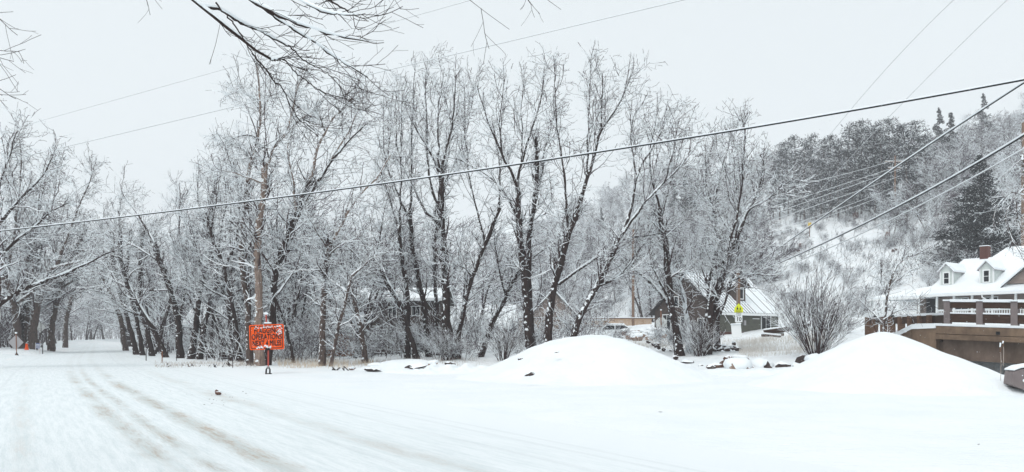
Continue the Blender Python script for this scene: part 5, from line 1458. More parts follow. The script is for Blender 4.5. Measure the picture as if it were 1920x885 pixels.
hero('dark trunk leaning strongly right with snow lying along its upper side', 48, [
    (14, 10, 0, [(900, 669), (911, 636), (927, 598), (949, 554), (965, 519), (985, 495)]),
    (8, 3, 1, [(960, 528), (1000, 480), (1040, 455), (1080, 445)]),
    (6, 3, -1, [(949, 554), (935, 510), (930, 470), (926, 430)])],
    M_BARK, 1.2, 0.6, 1.3, seed=13)
hero('narrow trunk behind the thickest middle trunk, partly hidden by it', 52, [
    (10, 8, 0, [(822, 655), (818, 580), (816, 516), (816, 440), (820, 380)]),
    (5, 2, 0, [(820, 385), (845, 320), (870, 270), (885, 200), (895, 135)]),
    (5, 2, 1, [(820, 390), (840, 300), (846, 230), (830, 160)])],
    M_BARK, 1.0, 1.0, 1.3, seed=14)
hero('tall Y forked trunk rising behind the left end of the broad snow mound', 44, [
    (22, 14, 0, [(994, 650), (988, 567), (984, 519), (977, 472), (972, 400), (970, 352)]),
    (9, 4, 1, [(970, 352), (978, 303), (990, 263), (1005, 222), (1018, 170), (1021, 128)]),
    (9, 4, -1, [(970, 352), (961, 330), (941, 287), (921, 242), (904, 202), (895, 160)]),
    (8, 3, 1, [(975, 420), (967, 400), (949, 364), (925, 332), (868, 303), (830, 290)]),
    (6, 2, -1.5, [(941, 287), (935, 230), (940, 180), (950, 140)]),
    (6, 2, 1.2, [(978, 303), (980, 240), (975, 200), (985, 150)])],
    M_BARK, 1.0, 1.0, 1.4, seed=15, t0=.45)
hero('dark trunk with a broken off top, right of the Y forked trunk', 45, [
    (16, 9, 0, [(1000, 650), (990, 520), (992, 460), (1005, 352), (1008, 303), (1004, 257)]),
    (7, 3, 1, [(1000, 400), (1015, 330), (1021, 279), (1035, 234), (1040, 200)])],
    M_BARK, 0.9, 0.9, 1.3, seed=16, t0=.5)
hero('stout dark trunk leaning right behind the mound top, with one long snowy right limb', 42, [
    (21, 14, 0, [(1026, 645), (1031, 582), (1041, 519), (1053, 494), (1066, 440), (1075, 410), (1086, 385)]),
    (12, 5, 1, [(1086, 385), (1106, 320), (1113, 299), (1127, 234), (1129, 180), (1129, 137)]),
    (9, 4, 2, [(1047, 533), (1091, 503), (1120, 480), (1159, 453), (1191, 443), (1238, 440), (1261, 435), (1288, 410)]),
    (8, 3, -1, [(1066, 434), (1060, 380), (1060, 328), (1050, 280), (1045, 242), (1041, 180), (1041, 124)]),
    (7, 2, 1, [(1100, 340), (1102, 290), (1102, 234), (1106, 170), (1106, 112)]),
    (7, 3, -1, [(1120, 260), (1140, 225), (1165, 190), (1180, 155), (1188, 128)]),
    (5, 2, 1, [(1066, 440), (1055, 425), (1040, 380), (1020, 355)])],
    M_BARK, 1.1, 1.0, 1.4, seed=17, t0=.5)
hero('snow plastered tree leaning far right from the top of the mound', 41, [
    (19, 11, 0, [(1066, 640), (1080, 608), (1096, 576), (1121, 535), (1143, 494), (1163, 446)]),
    (10, 5, 1, [(1163, 446), (1188, 385), (1188, 348), (1196, 324), (1212, 291), (1228, 271), (1245, 242), (1251, 202)]),
    (8, 3, -1, [(1163, 446), (1204, 385), (1245, 344), (1281, 307), (1300, 283), (1310, 262)]),
    (9, 5, 1, [(1118, 540), (1150, 526), (1175, 506), (1190, 480)]),
    (6, 3, 0.5, [(1193, 330), (1188, 300), (1184, 275), (1180, 242), (1195, 200)]),
    (5, 2, 0, [(1245, 344), (1262, 290), (1268, 250), (1275, 220)])],
    M_BARK, 1.1, 0.8, 1.5, seed=18, t0=.5)
hero('dark speckled trunk with a long snow laden arm reaching left, left of the green house', 43, [
    (20, 12, 0, [(1276, 660), (1267, 614), (1257, 573), (1253, 519), (1248, 472), (1243, 440), (1237, 391)]),
    (12, 7, 1.5, [(1260, 585), (1240, 550), (1216, 526), (1195, 508), (1184, 498), (1172, 484)]),
    (7, 3, 1, [(1184, 498), (1200, 470), (1215, 440), (1250, 420)]),
    (9, 4, -1, [(1255, 560), (1238, 532), (1225, 505), (1219, 490)]),
    (7, 3, 0, [(1237, 391), (1222, 340), (1216, 290), (1225, 240), (1235, 205)]),
    (6, 2, 1, [(1240, 410), (1255, 350), (1270, 300), (1278, 240)])],
    M_BARK, 1.1, 0.8, 1.4, seed=19, t0=.5)
hero('white snow plastered slim trunk in front of the green house gable', 46, [
    (12, 9, 0, [(1290, 650), (1288, 600), (1285, 567), (1276, 525), (1257, 494), (1240, 470)]),
    (5, 2, 0, [(1276, 525), (1300, 490), (1330, 470)])],
    M_SNOWCAP, 1.2, 0.6, 1.1, seed=20)
hero('massive leaning trunk forking low in front of the green house', 43, [
    (27, 16, 0, [(1322, 662), (1330, 614), (1331, 576), (1343, 535), (1359, 494), (1378, 453)]),
    (14, 6, 1, [(1378, 453), (1403, 394), (1420, 357), (1432, 325), (1437, 306), (1425, 290)]),
    (13, 7, -1, [(1338, 600), (1345, 575), (1355, 529), (1366, 490), (1368, 450)]),
    (10, 5, 1, [(1327, 585), (1325, 557), (1331, 503), (1350, 450)]),
    (8, 3, 1, [(1350, 590), (1365, 550), (1375, 520), (1385, 480), (1384, 400), (1378, 330), (1373, 270)]),
    (8, 3, -1, [(1368, 450), (1388, 380), (1394, 320), (1396, 250), (1398, 215)]),
    (6, 2, -2, [(1403, 394), (1445, 370), (1470, 345), (1490, 330)]),
    (6, 2, 2, [(1378, 453), (1350, 400), (1320, 370), (1300, 350)]),
    (6, 2, -1, [(1366, 530), (1400, 515), (1440, 512)])],
    M_BARK, 1.5, 0.75, 1.5, seed=21, t0=.45)
hero('slim upright tree rising between the speckled trunk and the massive trunk', 47, [
    (13, 8, 0, [(1345, 650), (1345, 560), (1348, 500), (1342, 440), (1338, 380)]),
    (6, 2, 0, [(1338, 390), (1350, 330), (1366, 270), (1383, 225)]),
    (6, 2, 1, [(1340, 400), (1322, 350), (1325, 300), (1340, 260)])],
    M_BARK, 1.3, 0.8, 1.4, seed=22)
# trees along the right edge of the road
hero('slim dark tree forking low beside the roadside posts', 58, [
    (17, 12, 0, [(338, 662), (334, 596), (322, 560), (316, 533), (300, 490), (289, 456)]),
    (7, 3, 1, [(289, 456), (268, 420), (252, 393), (232, 370), (225, 345)]),
    (8, 3, -1, [(336, 600), (347, 551), (352, 501), (344, 460), (334, 434), (338, 380), (336, 345)]),
    (6, 2, 1, [(300, 490), (250, 460), (210, 440), (170, 437)])],
    M_BARK, 1.2, 0.8, 1.7, seed=23, t0=.4)
hero('dark tree of straight stems leaning right, behind the roadside fence posts', 56, [
    (14, 9, 0, [(359, 664), (374, 551), (392, 474), (390, 434), (398, 380), (406, 330)]),
    (6, 3, 1, [(390, 440), (372, 390), (370, 340), (375, 310)]),
    (5, 2, 0, [(375, 545), (350, 510), (340, 480)])],
    M_BARK, 1.2, 0.9, 1.6, seed=24)
hero('dark tree crossing its neighbour with a branch leaning right', 55, [
    (14, 8, 0, [(374, 665), (385, 600), (392, 569), (415, 515), (438, 470), (450, 440)]),
    (6, 3, 1, [(390, 575), (410, 545), (429, 524), (445, 505)]),
    (7, 3, -1, [(392, 569), (400, 500), (396, 430), (400, 370)])],
    M_BARK, 1.2, 0.7, 1.5, seed=25)
hero('dark tree leaning left over the road edge, with arching snowy limbs', 60, [
    (13, 9, 0, [(312, 660), (290, 620), (270, 592), (250, 555), (239, 538), (225, 483), (225, 429)]),
    (6, 3, 1, [(239, 538), (200, 520), (170, 505), (150, 510)]),
    (5, 2, 1, [(225, 440), (222, 400), (230, 365)]),
    (6, 2, -1, [(270, 592), (240, 585), (205, 560)])],
    M_BARK, 1.2, 0.6, 1.7, seed=26)
hero('slender roadside tree leaning left, nearest the far bend', 68, [
    (11, 8, 0, [(256, 645), (240, 600), (223, 547), (212, 500), (208, 440)]),
    (5, 2, 0, [(212, 500), (190, 470), (172, 460)])],
    M_BARK, 1.2, 0.7, 1.7, seed=27)
hero('slender roadside tree second from the far bend', 66, [
    (10, 7, 0, [(267, 646), (255, 590), (243, 556), (238, 500), (245, 430)]),
    (5, 2, 0, [(240, 510), (215, 480), (200, 430)])],
    M_BARK, 1.2, 0.8, 1.7, seed=28)
hero('upright roadside tree third from the far bend', 64, [
    (12, 8, 0, [(286, 650), (272, 600), (261, 560), (262, 500), (270, 430)]),
    (5, 2, 0, [(262, 510), (280, 460), (300, 410)])],
    M_BARK, 1.2, 0.8, 1.7, seed=29)
hero('crooked dark tree left of the orange sign with a long low left limb', 52, [
    (14, 9, 0, [(436, 664), (434, 610), (425, 560), (405, 520), (392, 490)]),
    (8, 3, 1, [(430, 580), (450, 575), (470, 590)]),
    (6, 3, 0, [(405, 520), (412, 450), (425, 380), (420, 320)]),
    (6, 2, -1, [(425, 560), (395, 545), (360, 520), (340, 515)])],
    M_BARK, 1.2, 0.7, 1.5, seed=30)
hero('dark leaning stem between the crooked tree and the slender tall brown tree', 50, [
    (13, 9, 0, [(452, 664), (440, 600), (425, 520), (400, 450), (385, 400)]),
    (6, 3, 0, [(420, 510), (445, 450), (450, 380), (438, 310)]),
    (5, 2, 1, [(395, 440), (405, 380), (415, 320), (432, 270)])],
    M_BARK, 1.2, 0.8, 1.5, seed=31)
# left side of the road
hero('thick forked tree left of the road beside the grey diamond sign', 75, [
    (23, 15, 0, [(58, 652), (62, 610), (70, 570), (84, 535), (96, 505)]),
    (13, 6, 1, [(92, 525), (110, 490), (125, 450), (140, 410), (152, 375), (165, 350)]),
    (10, 4, -1, [(96, 505), (150, 490), (200, 475), (240, 465)]),
    (8, 3, 1, [(76, 570), (60, 520), (65, 440), (80, 360), (95, 290)]),
    (6, 3, 1, [(165, 350), (172, 325), (180, 305)])],
    M_BARKM, 1.6, 0.5, 2.1, seed=32, t0=.4, tw=.014)
hero('old trunk leaning left beside the brown shed, left of the road', 74, [
    (20, 13, 0, [(34, 650), (30, 600), (26, 560), (10, 520), (-5, 470)]),
    (10, 4, 0, [(10, 520), (25, 450), (35, 380), (40, 300), (35, 250)]),
    (9, 4, 1, [(30, 570), (70, 540), (110, 515), (160, 500)])],
    M_BARKM, 1.5, 0.5, 2.1, seed=33, tw=.014)
hero('straight brown trunk in the clump left of the road, middle one', 76, [
    (15, 11, 0, [(46, 650), (49, 600), (55, 550), (50, 490), (60, 420)]),
    (7, 3, 0, [(52, 500), (80, 450), (100, 380), (110, 310)]),
    (6, 3, 0, [(55, 480), (30, 420), (15, 340), (20, 280)])],
    M_BARKM, 1.5, 0.6, 2.1, seed=34, tw=.014)
hero('large tree at the left edge with heavy snow covered arms over the road', 40, [
    (30, 20, 0, [(-60, 680), (-45, 610), (-30, 560), (-20, 500), (-10, 420)]),
    (15, 6, 1, [(-30, 590), (0, 570), (35, 545), (75, 530), (115, 520), (160, 495), (215, 470)]),
    (12, 4, 0, [(-20, 500), (10, 465), (50, 440), (90, 400), (130, 380)]),
    (11, 4, -1, [(-12, 440), (10, 400), (40, 370), (85, 330), (100, 290)]),
    (10, 4, -1, [(-10, 420), (0, 350), (15, 300), (30, 250)])],
    M_BARK, 1.5, 0.45, 1.8, seed=35, t0=.4)

hero('hazy tree left of the far road arching right over it', 78, [
    (15, 9, 0, [(95, 650), (98, 600), (112, 540), (135, 480), (160, 430)]),
    (8, 3, 0, [(112, 540), (160, 518), (205, 508)]),
    (8, 3, 1, [(135, 480), (185, 452), (225, 448)]),
    (6, 3, 1, [(112, 540), (105, 460), (120, 390)])],
    M_BARKM, 1.5, .4, 2.2, seed=50, t0=.3, tw=.016)
hero('hazy tree right of the far road arching left over it', 86, [
    (12, 8, 0, [(236, 647), (225, 590), (203, 540), (180, 495), (165, 450)]),
    (7, 3, 0, [(203, 540), (170, 528), (135, 535)]),
    (6, 3, 1, [(180, 495), (190, 440), (195, 400)])],
    M_BARKM, 1.5, .4, 2.2, seed=51, t0=.3, tw=.016)
hero('second hazy tree left of the far road, beyond the first arching one', 108, [
    (11, 7, 0, [(122, 644), (124, 600), (135, 555), (150, 510), (158, 470)]),
    (6, 3, 0, [(135, 555), (165, 540), (190, 540)]),
    (5, 3, 1, [(150, 510), (130, 470), (125, 430)])],
    M_BARKM, 1.6, .4, 2.6, seed=52, t0=.3, tw=.02)

# overhead limb of a tree that stands just outside the frame on the left
def overhead():
    r = np.random.default_rng(77)
    base = np.array([-8.2, 6.5, 0.0])
    root = thing('overhanging_tree', base, 'near tree whose snow topped dark limb hangs into the sky at the top', 'tree')
    d = 9.0
    j = at(330, -60, d)
    trunk = resample([base, base + [0.1, 0, 2.5], base + [0.3, 0.4, 5.0], base + [1.2, 1.1, 6.6]], 20) - base
    limb_mesh('trunk', trunk, np.linspace(0.32, 0.14, 20), M_BARK, r, root, flare=1.4)
    specs = [
        (12, 4.6, [(-30, -190), (200, -110), (300, -55), (365, 0), (415, 45), (460, 82), (512, 113)], 0),
        (3.5, 2.5, [(509, 113), (520, 112), (532, 111)], 0),
        (6, 2.6, [(378, 12), (420, 20), (440, 38), (480, 55), (520, 78), (545, 87)], .3),
        (8, 1.0, [(300, -60), (400, -40), (470, 0), (500, 20), (560, 45), (620, 65), (660, 75), (720, 80)], -.6),
        (4.5, 1.6, [(478, 2), (520, 35), (560, 62), (600, 85), (640, 115), (690, 145)], .2),
        (6, .9, [(400, -50), (500, -30), (560, 0), (610, 25), (650, 30), (685, 25)], -1.2),
        (3.0, 1.4, [(472, 100), (495, 125), (510, 150), (530, 162), (545, 200), (560, 225), (590, 245)], .5),
        (2.6, 1.2, [(532, 111), (560, 140), (590, 165), (625, 180), (660, 188)], .4),
        (3.2, 1.3, [(405, 5), (430, 35), (455, 70), (480, 110), (500, 140)], -.4),
        (2.8, 1.2, [(540, 85), (565, 110), (600, 130), (650, 160)], .3),
        (7, .9, [(500, -70), (560, -30), (620, 0), (650, 22), (690, 40)], -.8)]
    specs += [
        (3, .8, [(-30, -190), (400, -150), (690, -70), (735, -15), (752, 18)], .2),
        (3, .8, [(-30, -190), (500, -170), (840, -60), (880, 5), (915, 28), (955, 55)], .6),
        (3, .8, [(-30, -190), (600, -180), (960, -70), (1010, -5), (1052, 18)], .9),
        (3, .8, [(-500, -20), (-200, 40), (-60, 95), (0, 108), (48, 92)], .3),
        (3, .8, [(-500, 0), (-200, 110), (-60, 150), (0, 160), (30, 140)], .3),
        (3, .8, [(-500, -60), (-200, -40), (-60, 10), (-5, 30), (25, 22)], .3)]
    PL, RL = [], []
    for w0, w1, pp, lean in specs:
        n = len(pp)
        pts = [at(x, y, d + lean * i / (n - 1)) - base for i, (x, y) in enumerate(pp)]
        if pp[0] == (-30, -190): pts = [trunk[-1]] + pts[1:]
        q = resample(pts, 26); q[1:-1] += r.normal(0, 0.007, (24, 3))
        rad = d * PXM / 2 * np.linspace(w0, w1, 26)
        limb_mesh('limb', q, rad, M_BARKO, r, root, rough=.08)
        PL.append(resample(q, 14)); RL.append(np.interp(np.linspace(0, 1, 14), np.linspace(0, 1, 26), rad))
    P = np.stack(PL); R = np.stack(RL)
    A, AR = spawn(P, R, 5, .35, 1, (15, 40), (.25, .72),     .38, 8, 0.05, .11, r, .35, .3, droop=-.04, vec=np.array([.8, 0, -.3])); AR = np.clip(AR, .0035, .008)
    B_, BR = spawn(A, AR, 3, .2, 1, (20, 50), (.2, .55), .7, 5, .15, .08, r, .5, .3); BR = np.clip(BR, .0025, .004)
    C_, CR = spawn(B_, BR, 1, .2, 1, (20, 50), (.1, .3), .7, 4, .2, .08, r, .6, .3); CR = np.clip(CR, .0018, .003)
    V, Q, Mi = join([tubes(A, AR, 5, 0, (0, 0), 1), tubes(B_, BR, 4, 0, (0, 0), 2), tubes(C_, CR, 3, 0, (0, 0), 3)])
    link(bpy.data.objects.new('crown', raw_mesh('crown', V, Q, [M_BARKO], Mi)), root)
    sp = snow_on(list(P[:6]), list(R[:6]), r, k=0.75, gap=.12)
    V, Q, Mi = tubes(np.stack([a for a, b in sp]), np.stack([b for a, b in sp]) * 1.0, 8, 0)
    link(bpy.data.objects.new('snow_cover', raw_mesh('snow_cover', V, Q, [M_SNOWCAP], smooth=True)), root)
M_BARKO = mat('near_bark', b_wood((0.045, 0.03, 0.027), (0.018, 0.013, 0.012), (8, 8, 8)))
overhead()
def near_twigs(px, py, d, n, label, dirn, seed, bx):
    r = np.random.default_rng(seed)
    top = at(px, py, d); base = np.array([bx, d, 0.0])
    root = thing('overhanging_tree', base, label, 'tree')
    hub = top + np.array([0, 0, 1.2])
    trunk = resample([base, base + [0, 0, 4.5], hub + [-.5 if bx < top[0] else .5, 0, .6]], 16) - base
    limb_mesh('trunk', trunk, np.linspace(.25, .09, 16), M_BARKO, r, root, flare=1.3)
    limb_mesh('limb', resample([trunk[-1], hub - base, top - base], 12), np.linspace(.05, .02, 12), M_BARKO, r, root)
    P = resample([trunk[-1], hub - base, top - base], 10)[None]; R = np.linspace(.03, .01, 10)[None]
    A, AR = spawn(P, R, n, .4, 1, (10, 50), (.5, 1.1), .4, 7, -0.25, .08, r, .35, .2, vec=np.array(dirn)); AR = np.clip(AR, .003, .008)
    B_, BR = spawn(A, AR, 4, .2, 1, (20, 50), (.2, .5), .7, 5, .1, .08, r, .5, .3); BR = np.clip(BR, .002, .004)
    V, Q, Mi = join([tubes(A, AR, 5, 0, (0, 0), 1), tubes(B_, BR, 4, 0, (0, 0), 2)])
    link(bpy.data.objects.new('crown', raw_mesh('crown', V, Q, [M_BARKO], Mi)), root)

# ---------------------------------------------------------------- prototypes for the wood behind
def copy_tree(o, loc, rz, sc, label=None, group=None, cat=None, parts=True):
    c = o.copy(); COL.objects.link(c)
    c.location = [float(v) for v in loc]; c.rotation_euler = (0, 0, rz); c.scale = (sc, sc, sc)
    if label: c['label'] = label
    if group: c['group'] = group
    for ch in list(o.children):
        k = ch.copy(); COL.objects.link(k); k.parent = c
    return c
def proto(seed, h, stems, spread, upness, d_t, n1, n2, n3, ang, bark, name='bare_tree', tw=0.016, twm=None, lean=0.35, twl=1.0):
    r = np.random.default_rng(seed)
    root = bpy.data.objects.new(name, None); COL.objects.link(root); root['category'] = 'tree'
    PL = []; RL = []
    for s in range(stems):
        a = 6.283 * (s + r.random()) / stems
        k = (lean if stems > 1 else lean * .4) * r.uniform(.5, 1.3)
        hh = h * r.uniform(.75, 1.0) * (0.9 if s else 1.0)
        p = [np.array([0.12 * math.cos(a), 0.12 * math.sin(a), -0.3])]
        dirv = np.array([math.cos(a) * k, math.sin(a) * k, 1.0]); dirv /= np.linalg.norm(dirv)
        for q in range(12):
            dirv = dirv + r.normal(0, .09, 3) + np.array([0, 0, .05]); dirv /= np.linalg.norm(dirv)
            p.append(p[-1] + dirv * hh / 12)
        q = resample(p, 18); rad = np.linspace(d_t / (stems ** .4), 0.02, 18) / 2 * r.uniform(.8, 1.1)
        limb_mesh('trunk', q, rad, bark, r, root, flare=1.3, sides=7)
        PL.append(resample(q, 12)); RL.append(np.interp(np.linspace(0, 1, 12), np.linspace(0, 1, 18), rad))
    P = np.stack(PL); R = np.stack(RL)
    L1, R1 = spawn(P, R, n1, .22, .98, ang, (spread * 1.2, spread * 2.6), .55, 7, upness, .10, r, .25, .45); R1 = np.maximum(R1, tw * 1.3)
    L2, R2 = spawn(L1, R1, n2, .15, 1, (25, 65), (.9 * twl, 2.2 * twl), .6, 4, upness * .5, .13, r, .4, .35); R2 = np.clip(R2, tw, .04)
    L3, R3 = spawn(L2, R2, n3, .15, 1, (25, 75), (.35 * twl, 1.1 * twl), .7, 3, .2, .13, r, .5, .3); R3 = np.clip(R3, tw * .75, tw)
    V, Q, Mi = join([tubes(L1, R1, 4, .8, seed=seed), tubes(L2, R2, 3, .8, seed=seed + 1), tubes(L3, R3, 3, .8, seed=seed + 2)])
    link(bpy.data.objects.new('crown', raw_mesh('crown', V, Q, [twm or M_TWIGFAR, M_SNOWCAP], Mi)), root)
    return root
P_UP = [proto(201 + i, 15 + i % 3, 2 + i % 3, 1.3, 0.9, .42, 14, 7, 4, (25, 55), M_BARK, lean=.28) for i in range(5)]
P_WIDE = [proto(231 + i, 12 + i, 1 + i % 2, 2.2, 0.35, .45, 22, 8, 4, (45, 85), M_BARK, lean=.3) for i in range(3)]
P_HILL = [proto(251 + i, 8.5 + i, 2 + i % 2, 1.5, 0.5, .22, 15, 8, 5, (35, 80), M_BARKM, lean=.4, tw=.022) for i in range(4)]
P_BUSH = [proto(271 + i, 3.2, 6, .7, .5, .08, 6, 6, 4, (20, 60), M_BARKM, name='bare_shrub', lean=.9, tw=.010, twl=.55) for i in range(3)]
used = set()
def put(protos, x, y, sc, label, group, r, cat='tree', dz=-0.05):
    o = protos[int(r.integers(len(protos)))]
    z = Hs(x, y) + dz
    if cat == 'tree' and sc > 0:
        px_ = CX + x / y * F; t_ = np.interp(px_, [0, 120, 180, 260, 350, 450, 600, 1000, 1150, 1250, 1320], [265, 290, 350, 352, 330, 290, 262, 250, 280, 300, 60])
        sc = min(sc, max(.3, (CZ + (HY - t_) / F * y - z) / (17.0 if o in P_UP else 15.0)))
    if o.name not in used:
        used.add(o.name)
        o.location = (x, y, z); o.rotation_euler = (0, 0, r.uniform(0, 6.28)); o.scale = (sc, sc, sc)
        o['label'] = label; o['group'] = group; o['category'] = cat
        return o
    c = copy_tree(o, (x, y, z), r.uniform(0, 6.28), sc, label, group); c['category'] = cat
    return c
r = np.random.default_rng(5)
HOUSES = [(16, 76, 9), (-8, 66, 8.5), (47, 78, 11), (-1, 86, 6), (8, 95, 5), (-27, 76, 5)]
def clear(x, y):
    return all(math.hypot(x - a, y - b) > c for a, b, c in HOUSES)
# the wood right of the road, behind the front trees
cnt = 0
for k in range(4000):
    y = 52 + 110 * r.random() ** 1.5; px = r.uniform(170, 1230)
    x = (px - CX) / F * y
    u = (x - float(road_c(y))) * .84
    if u < 6.5 or not clear(x, y): continue
    if px > 900 and (y < 70 or r.random() < .5): continue
    if px > 700 and y < 56: continue
    s = .88 * x + .475 * y
    if s > 100: continue
    put(P_UP if r.random() < .75 else P_WIDE, x, y, r.uniform(.75, 1.08), *(('snow dusted bare tree deep in the wood between the far road and the orange sign', 'bare trees deep in the wood left of the orange sign') if px < 480 else ('snow dusted bare tree in the wood around and behind the log cabin', 'bare trees around the log cabin') if px < 900 else ('snow dusted bare tree behind the broad mound, before the hill', 'bare trees before the hill')), r)
    cnt += 1
    if cnt >= 95: break
# trees lining both sides of the far road
for side, n in ((1, 20), (-1, 34)):
    for i in range(n):
        y = (72 if side > 0 else 66) + i * (8.5 if side > 0 else 5.2) + r.uniform(-2, 2)
        x = float(road_c(y)) + side * (r.uniform(5.5, 8.5) if side > 0 else r.uniform(5.0, 9.5)) / .84
        put(P_WIDE if side < 0 or i % 2 else P_UP, x, y, r.uniform(.95, 1.3), 'bare tree arching over the far road in the haze' if side > 0 else 'hazy bare tree on the left verge of the far road',
            'bare trees right of the far road' if side > 0 else 'bare trees left of the far road', r)
for i in range(10):
    y = r.uniform(62, 110); x = float(road_c(y)) - r.uniform(14, 34)
    put(P_UP, x, y, r.uniform(.8, 1.05), 'hazy bare tree behind the clump left of the road', 'bare trees behind the left clump', r)
# hillside trees, right
cnt = 0
for k in range(5000):
    y = r.uniform(84, 300); px = r.uniform(930, 2030)
    x = (px - CX) / F * y
    s = .88 * x + .475 * y
    if s < 76 or not clear(x, y): continue
    z = Hs(x, y); py = HY - (z - CZ) / y * F
    if 1430 < px < 1660 and 395 < py < 490: continue      # snowy clearing
    if 1430 < px < 1660 and py >= 440: continue
    if 1660 <= px < 1760 and y < 100: continue
    if px < 1700 and py < 330: continue
    if px > 1650 and y < 95: continue
    far = y > 170
    put(P_HILL, x, y, r.uniform(.65, 1.05) * (1.15 if far else 1), *(('frosted bare tree on the slope behind the green house', 'frosted trees on the slope behind the green house') if px < 1440 else ('frosted bare tree on the slope above the white porch house', 'frosted trees on the slope above the porch house') if px > 1660 else ('frosted bare tree behind the pine grove clearing', 'frosted trees around the clearing')), r)
    cnt += 1
    if cnt >= 105: break
# low brush on the slopes and the clearing
for k in range(260):
    y = r.uniform(84, 190); px = r.uniform(960, 1900) if k % 2 else r.uniform(1400, 1780); x = (px - CX) / F * y
    s = .88 * x + .475 * y
    if s < 76 or not clear(x, y): continue
    put(P_BUSH, x, y, r.uniform(.6, 1.4) if not 1400 < px < 1760 else r.uniform(.35, .8), *(('frosted low shrub on the slope behind the green house', 'frosted shrubs behind the green house') if px < 1400 else ('frosted low shrub on the open snowy slope below the pines', 'frosted shrubs on the open slope') if px < 1700 else ('frosted low shrub on the slope behind the porch house', 'frosted shrubs behind the porch house')), r, 'shrub')
# undergrowth between the front trees
for (px, y, sc) in [(820, 47, .55), (870, 45, .5), (800, 50, .7), (950, 52, .7), (1000, 45, .6), (1150, 50, .5), (1300, 44, .6), (1318, 45, .6), (1270, 46, .55), (720, 52, .7), (560, 50, .9), (640, 52, .8), (580, 56, 1.0), (760, 60, .8),
                    (450, 55, .7), (400, 60, .8), (350, 62, .7), (1045, 55, .8), (905, 58, .9), (520, 48, .6), (690, 46, .5), (1095, 60, .8), (1240, 52, .5), (1570, 50, .5), (500, 60, 1.1), (610, 60, 1.2), (430, 66, 1.1), (850, 48.5, .45)]:
    x = (px - CX) / F * y
    put(P_BUSH, x, y, sc * 1.1, 'snow dusted leafless shrub at the feet of the front trees', 'leafless shrubs under the front trees', r, 'shrub')

# thickets of fine twigs (nobody could count them)
def thicket(name, x, y, h, label, mt, seed, rr=(.03, .012), twl=(.5, 1.5)):
    r = np.random.default_rng(seed); z = H(x, y); n = len(x)
    P0 = np.stack([x, y, z - .1], 1)
    top = P0 + np.stack([r.normal(0, .5, n), r.normal(0, .5, n), r.uniform(h[0], h[1], n)], 1)
    P = np.stack([P0, P0 * .5 + top * .5 + r.normal(0, .1, (n, 3)), top], 1); R = np.array([rr[0], rr[0] * .7, rr[1]])[None] * np.ones((n, 1))
    A, AR = spawn(P, R, 5, .15, 1, (25, 70), twl, .8, 3, .1, .2, r, .6, .2); AR = np.clip(AR, rr[0] * .5, rr[0] * .8)
    V, Q, Mi = join([tubes(P, R, 3, .6, seed=1), tubes(A, AR, 3, .8, seed=2)])
    tag(link(bpy.data.objects.new(name, raw_mesh(name, V, Q, [mt, M_SNOWCAP], Mi))), label, 'brush', kind='stuff')
r = np.random.default_rng(61); n = 7500
y = 80 + 120 * r.random(n) ** 1.1; px = r.uniform(930, 1960, n); x = (px - CX) / F * y
s_ = .88 * x + .475 * y; z = H(x, y); py = HY - (z - CZ) / y * F
ok = (s_ > 77) & (vnoise(x, y, .22, 71) + r.normal(0, .22, n) > -.12) & ~((px > 1425) & (px < 1790) & (r.random(n) < np.where((py > 425) & (py < 466) & (px < 1660), .93, .12))) & np.array([clear(a, b) for a, b in zip(x, y)])
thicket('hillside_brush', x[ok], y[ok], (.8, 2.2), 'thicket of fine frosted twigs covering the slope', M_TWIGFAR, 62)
n = 5200
y = 49 + 62 * r.random(n) ** 1.3; px = r.uniform(180, 1130, n); x = (px - CX) / F * y
ok = ((x - road_c(y)) * .84 > 7.5) & (vnoise(x, y, .3, 72) + r.normal(0, .3, n) > -.05) & np.array([clear(a, b) for a, b in zip(x, y)]) & ~((px > 900) & (y < 60))
thicket('woodland_brush', x[ok], y[ok], (.8, 3.4), 'tangled frosted undergrowth between the trunks of the wood', M_TWIG, 63, (.022, .010), (.5, 1.6))

n = 4200
y = 72 + 260 * r.random(n) ** 1.4; sd = np.where(r.random(n) < .5, -1, 1); x = road_c(y) + sd * (7.0 + 22 * r.random(n) ** 1.5 + (y - 72) * .02)
thicket('roadside_brush', x, y, (1.2, 5.5), 'faint frosted brush lining the far road', M_TWIGFAR, 65, (.045, .02), (1.0, 2.8))

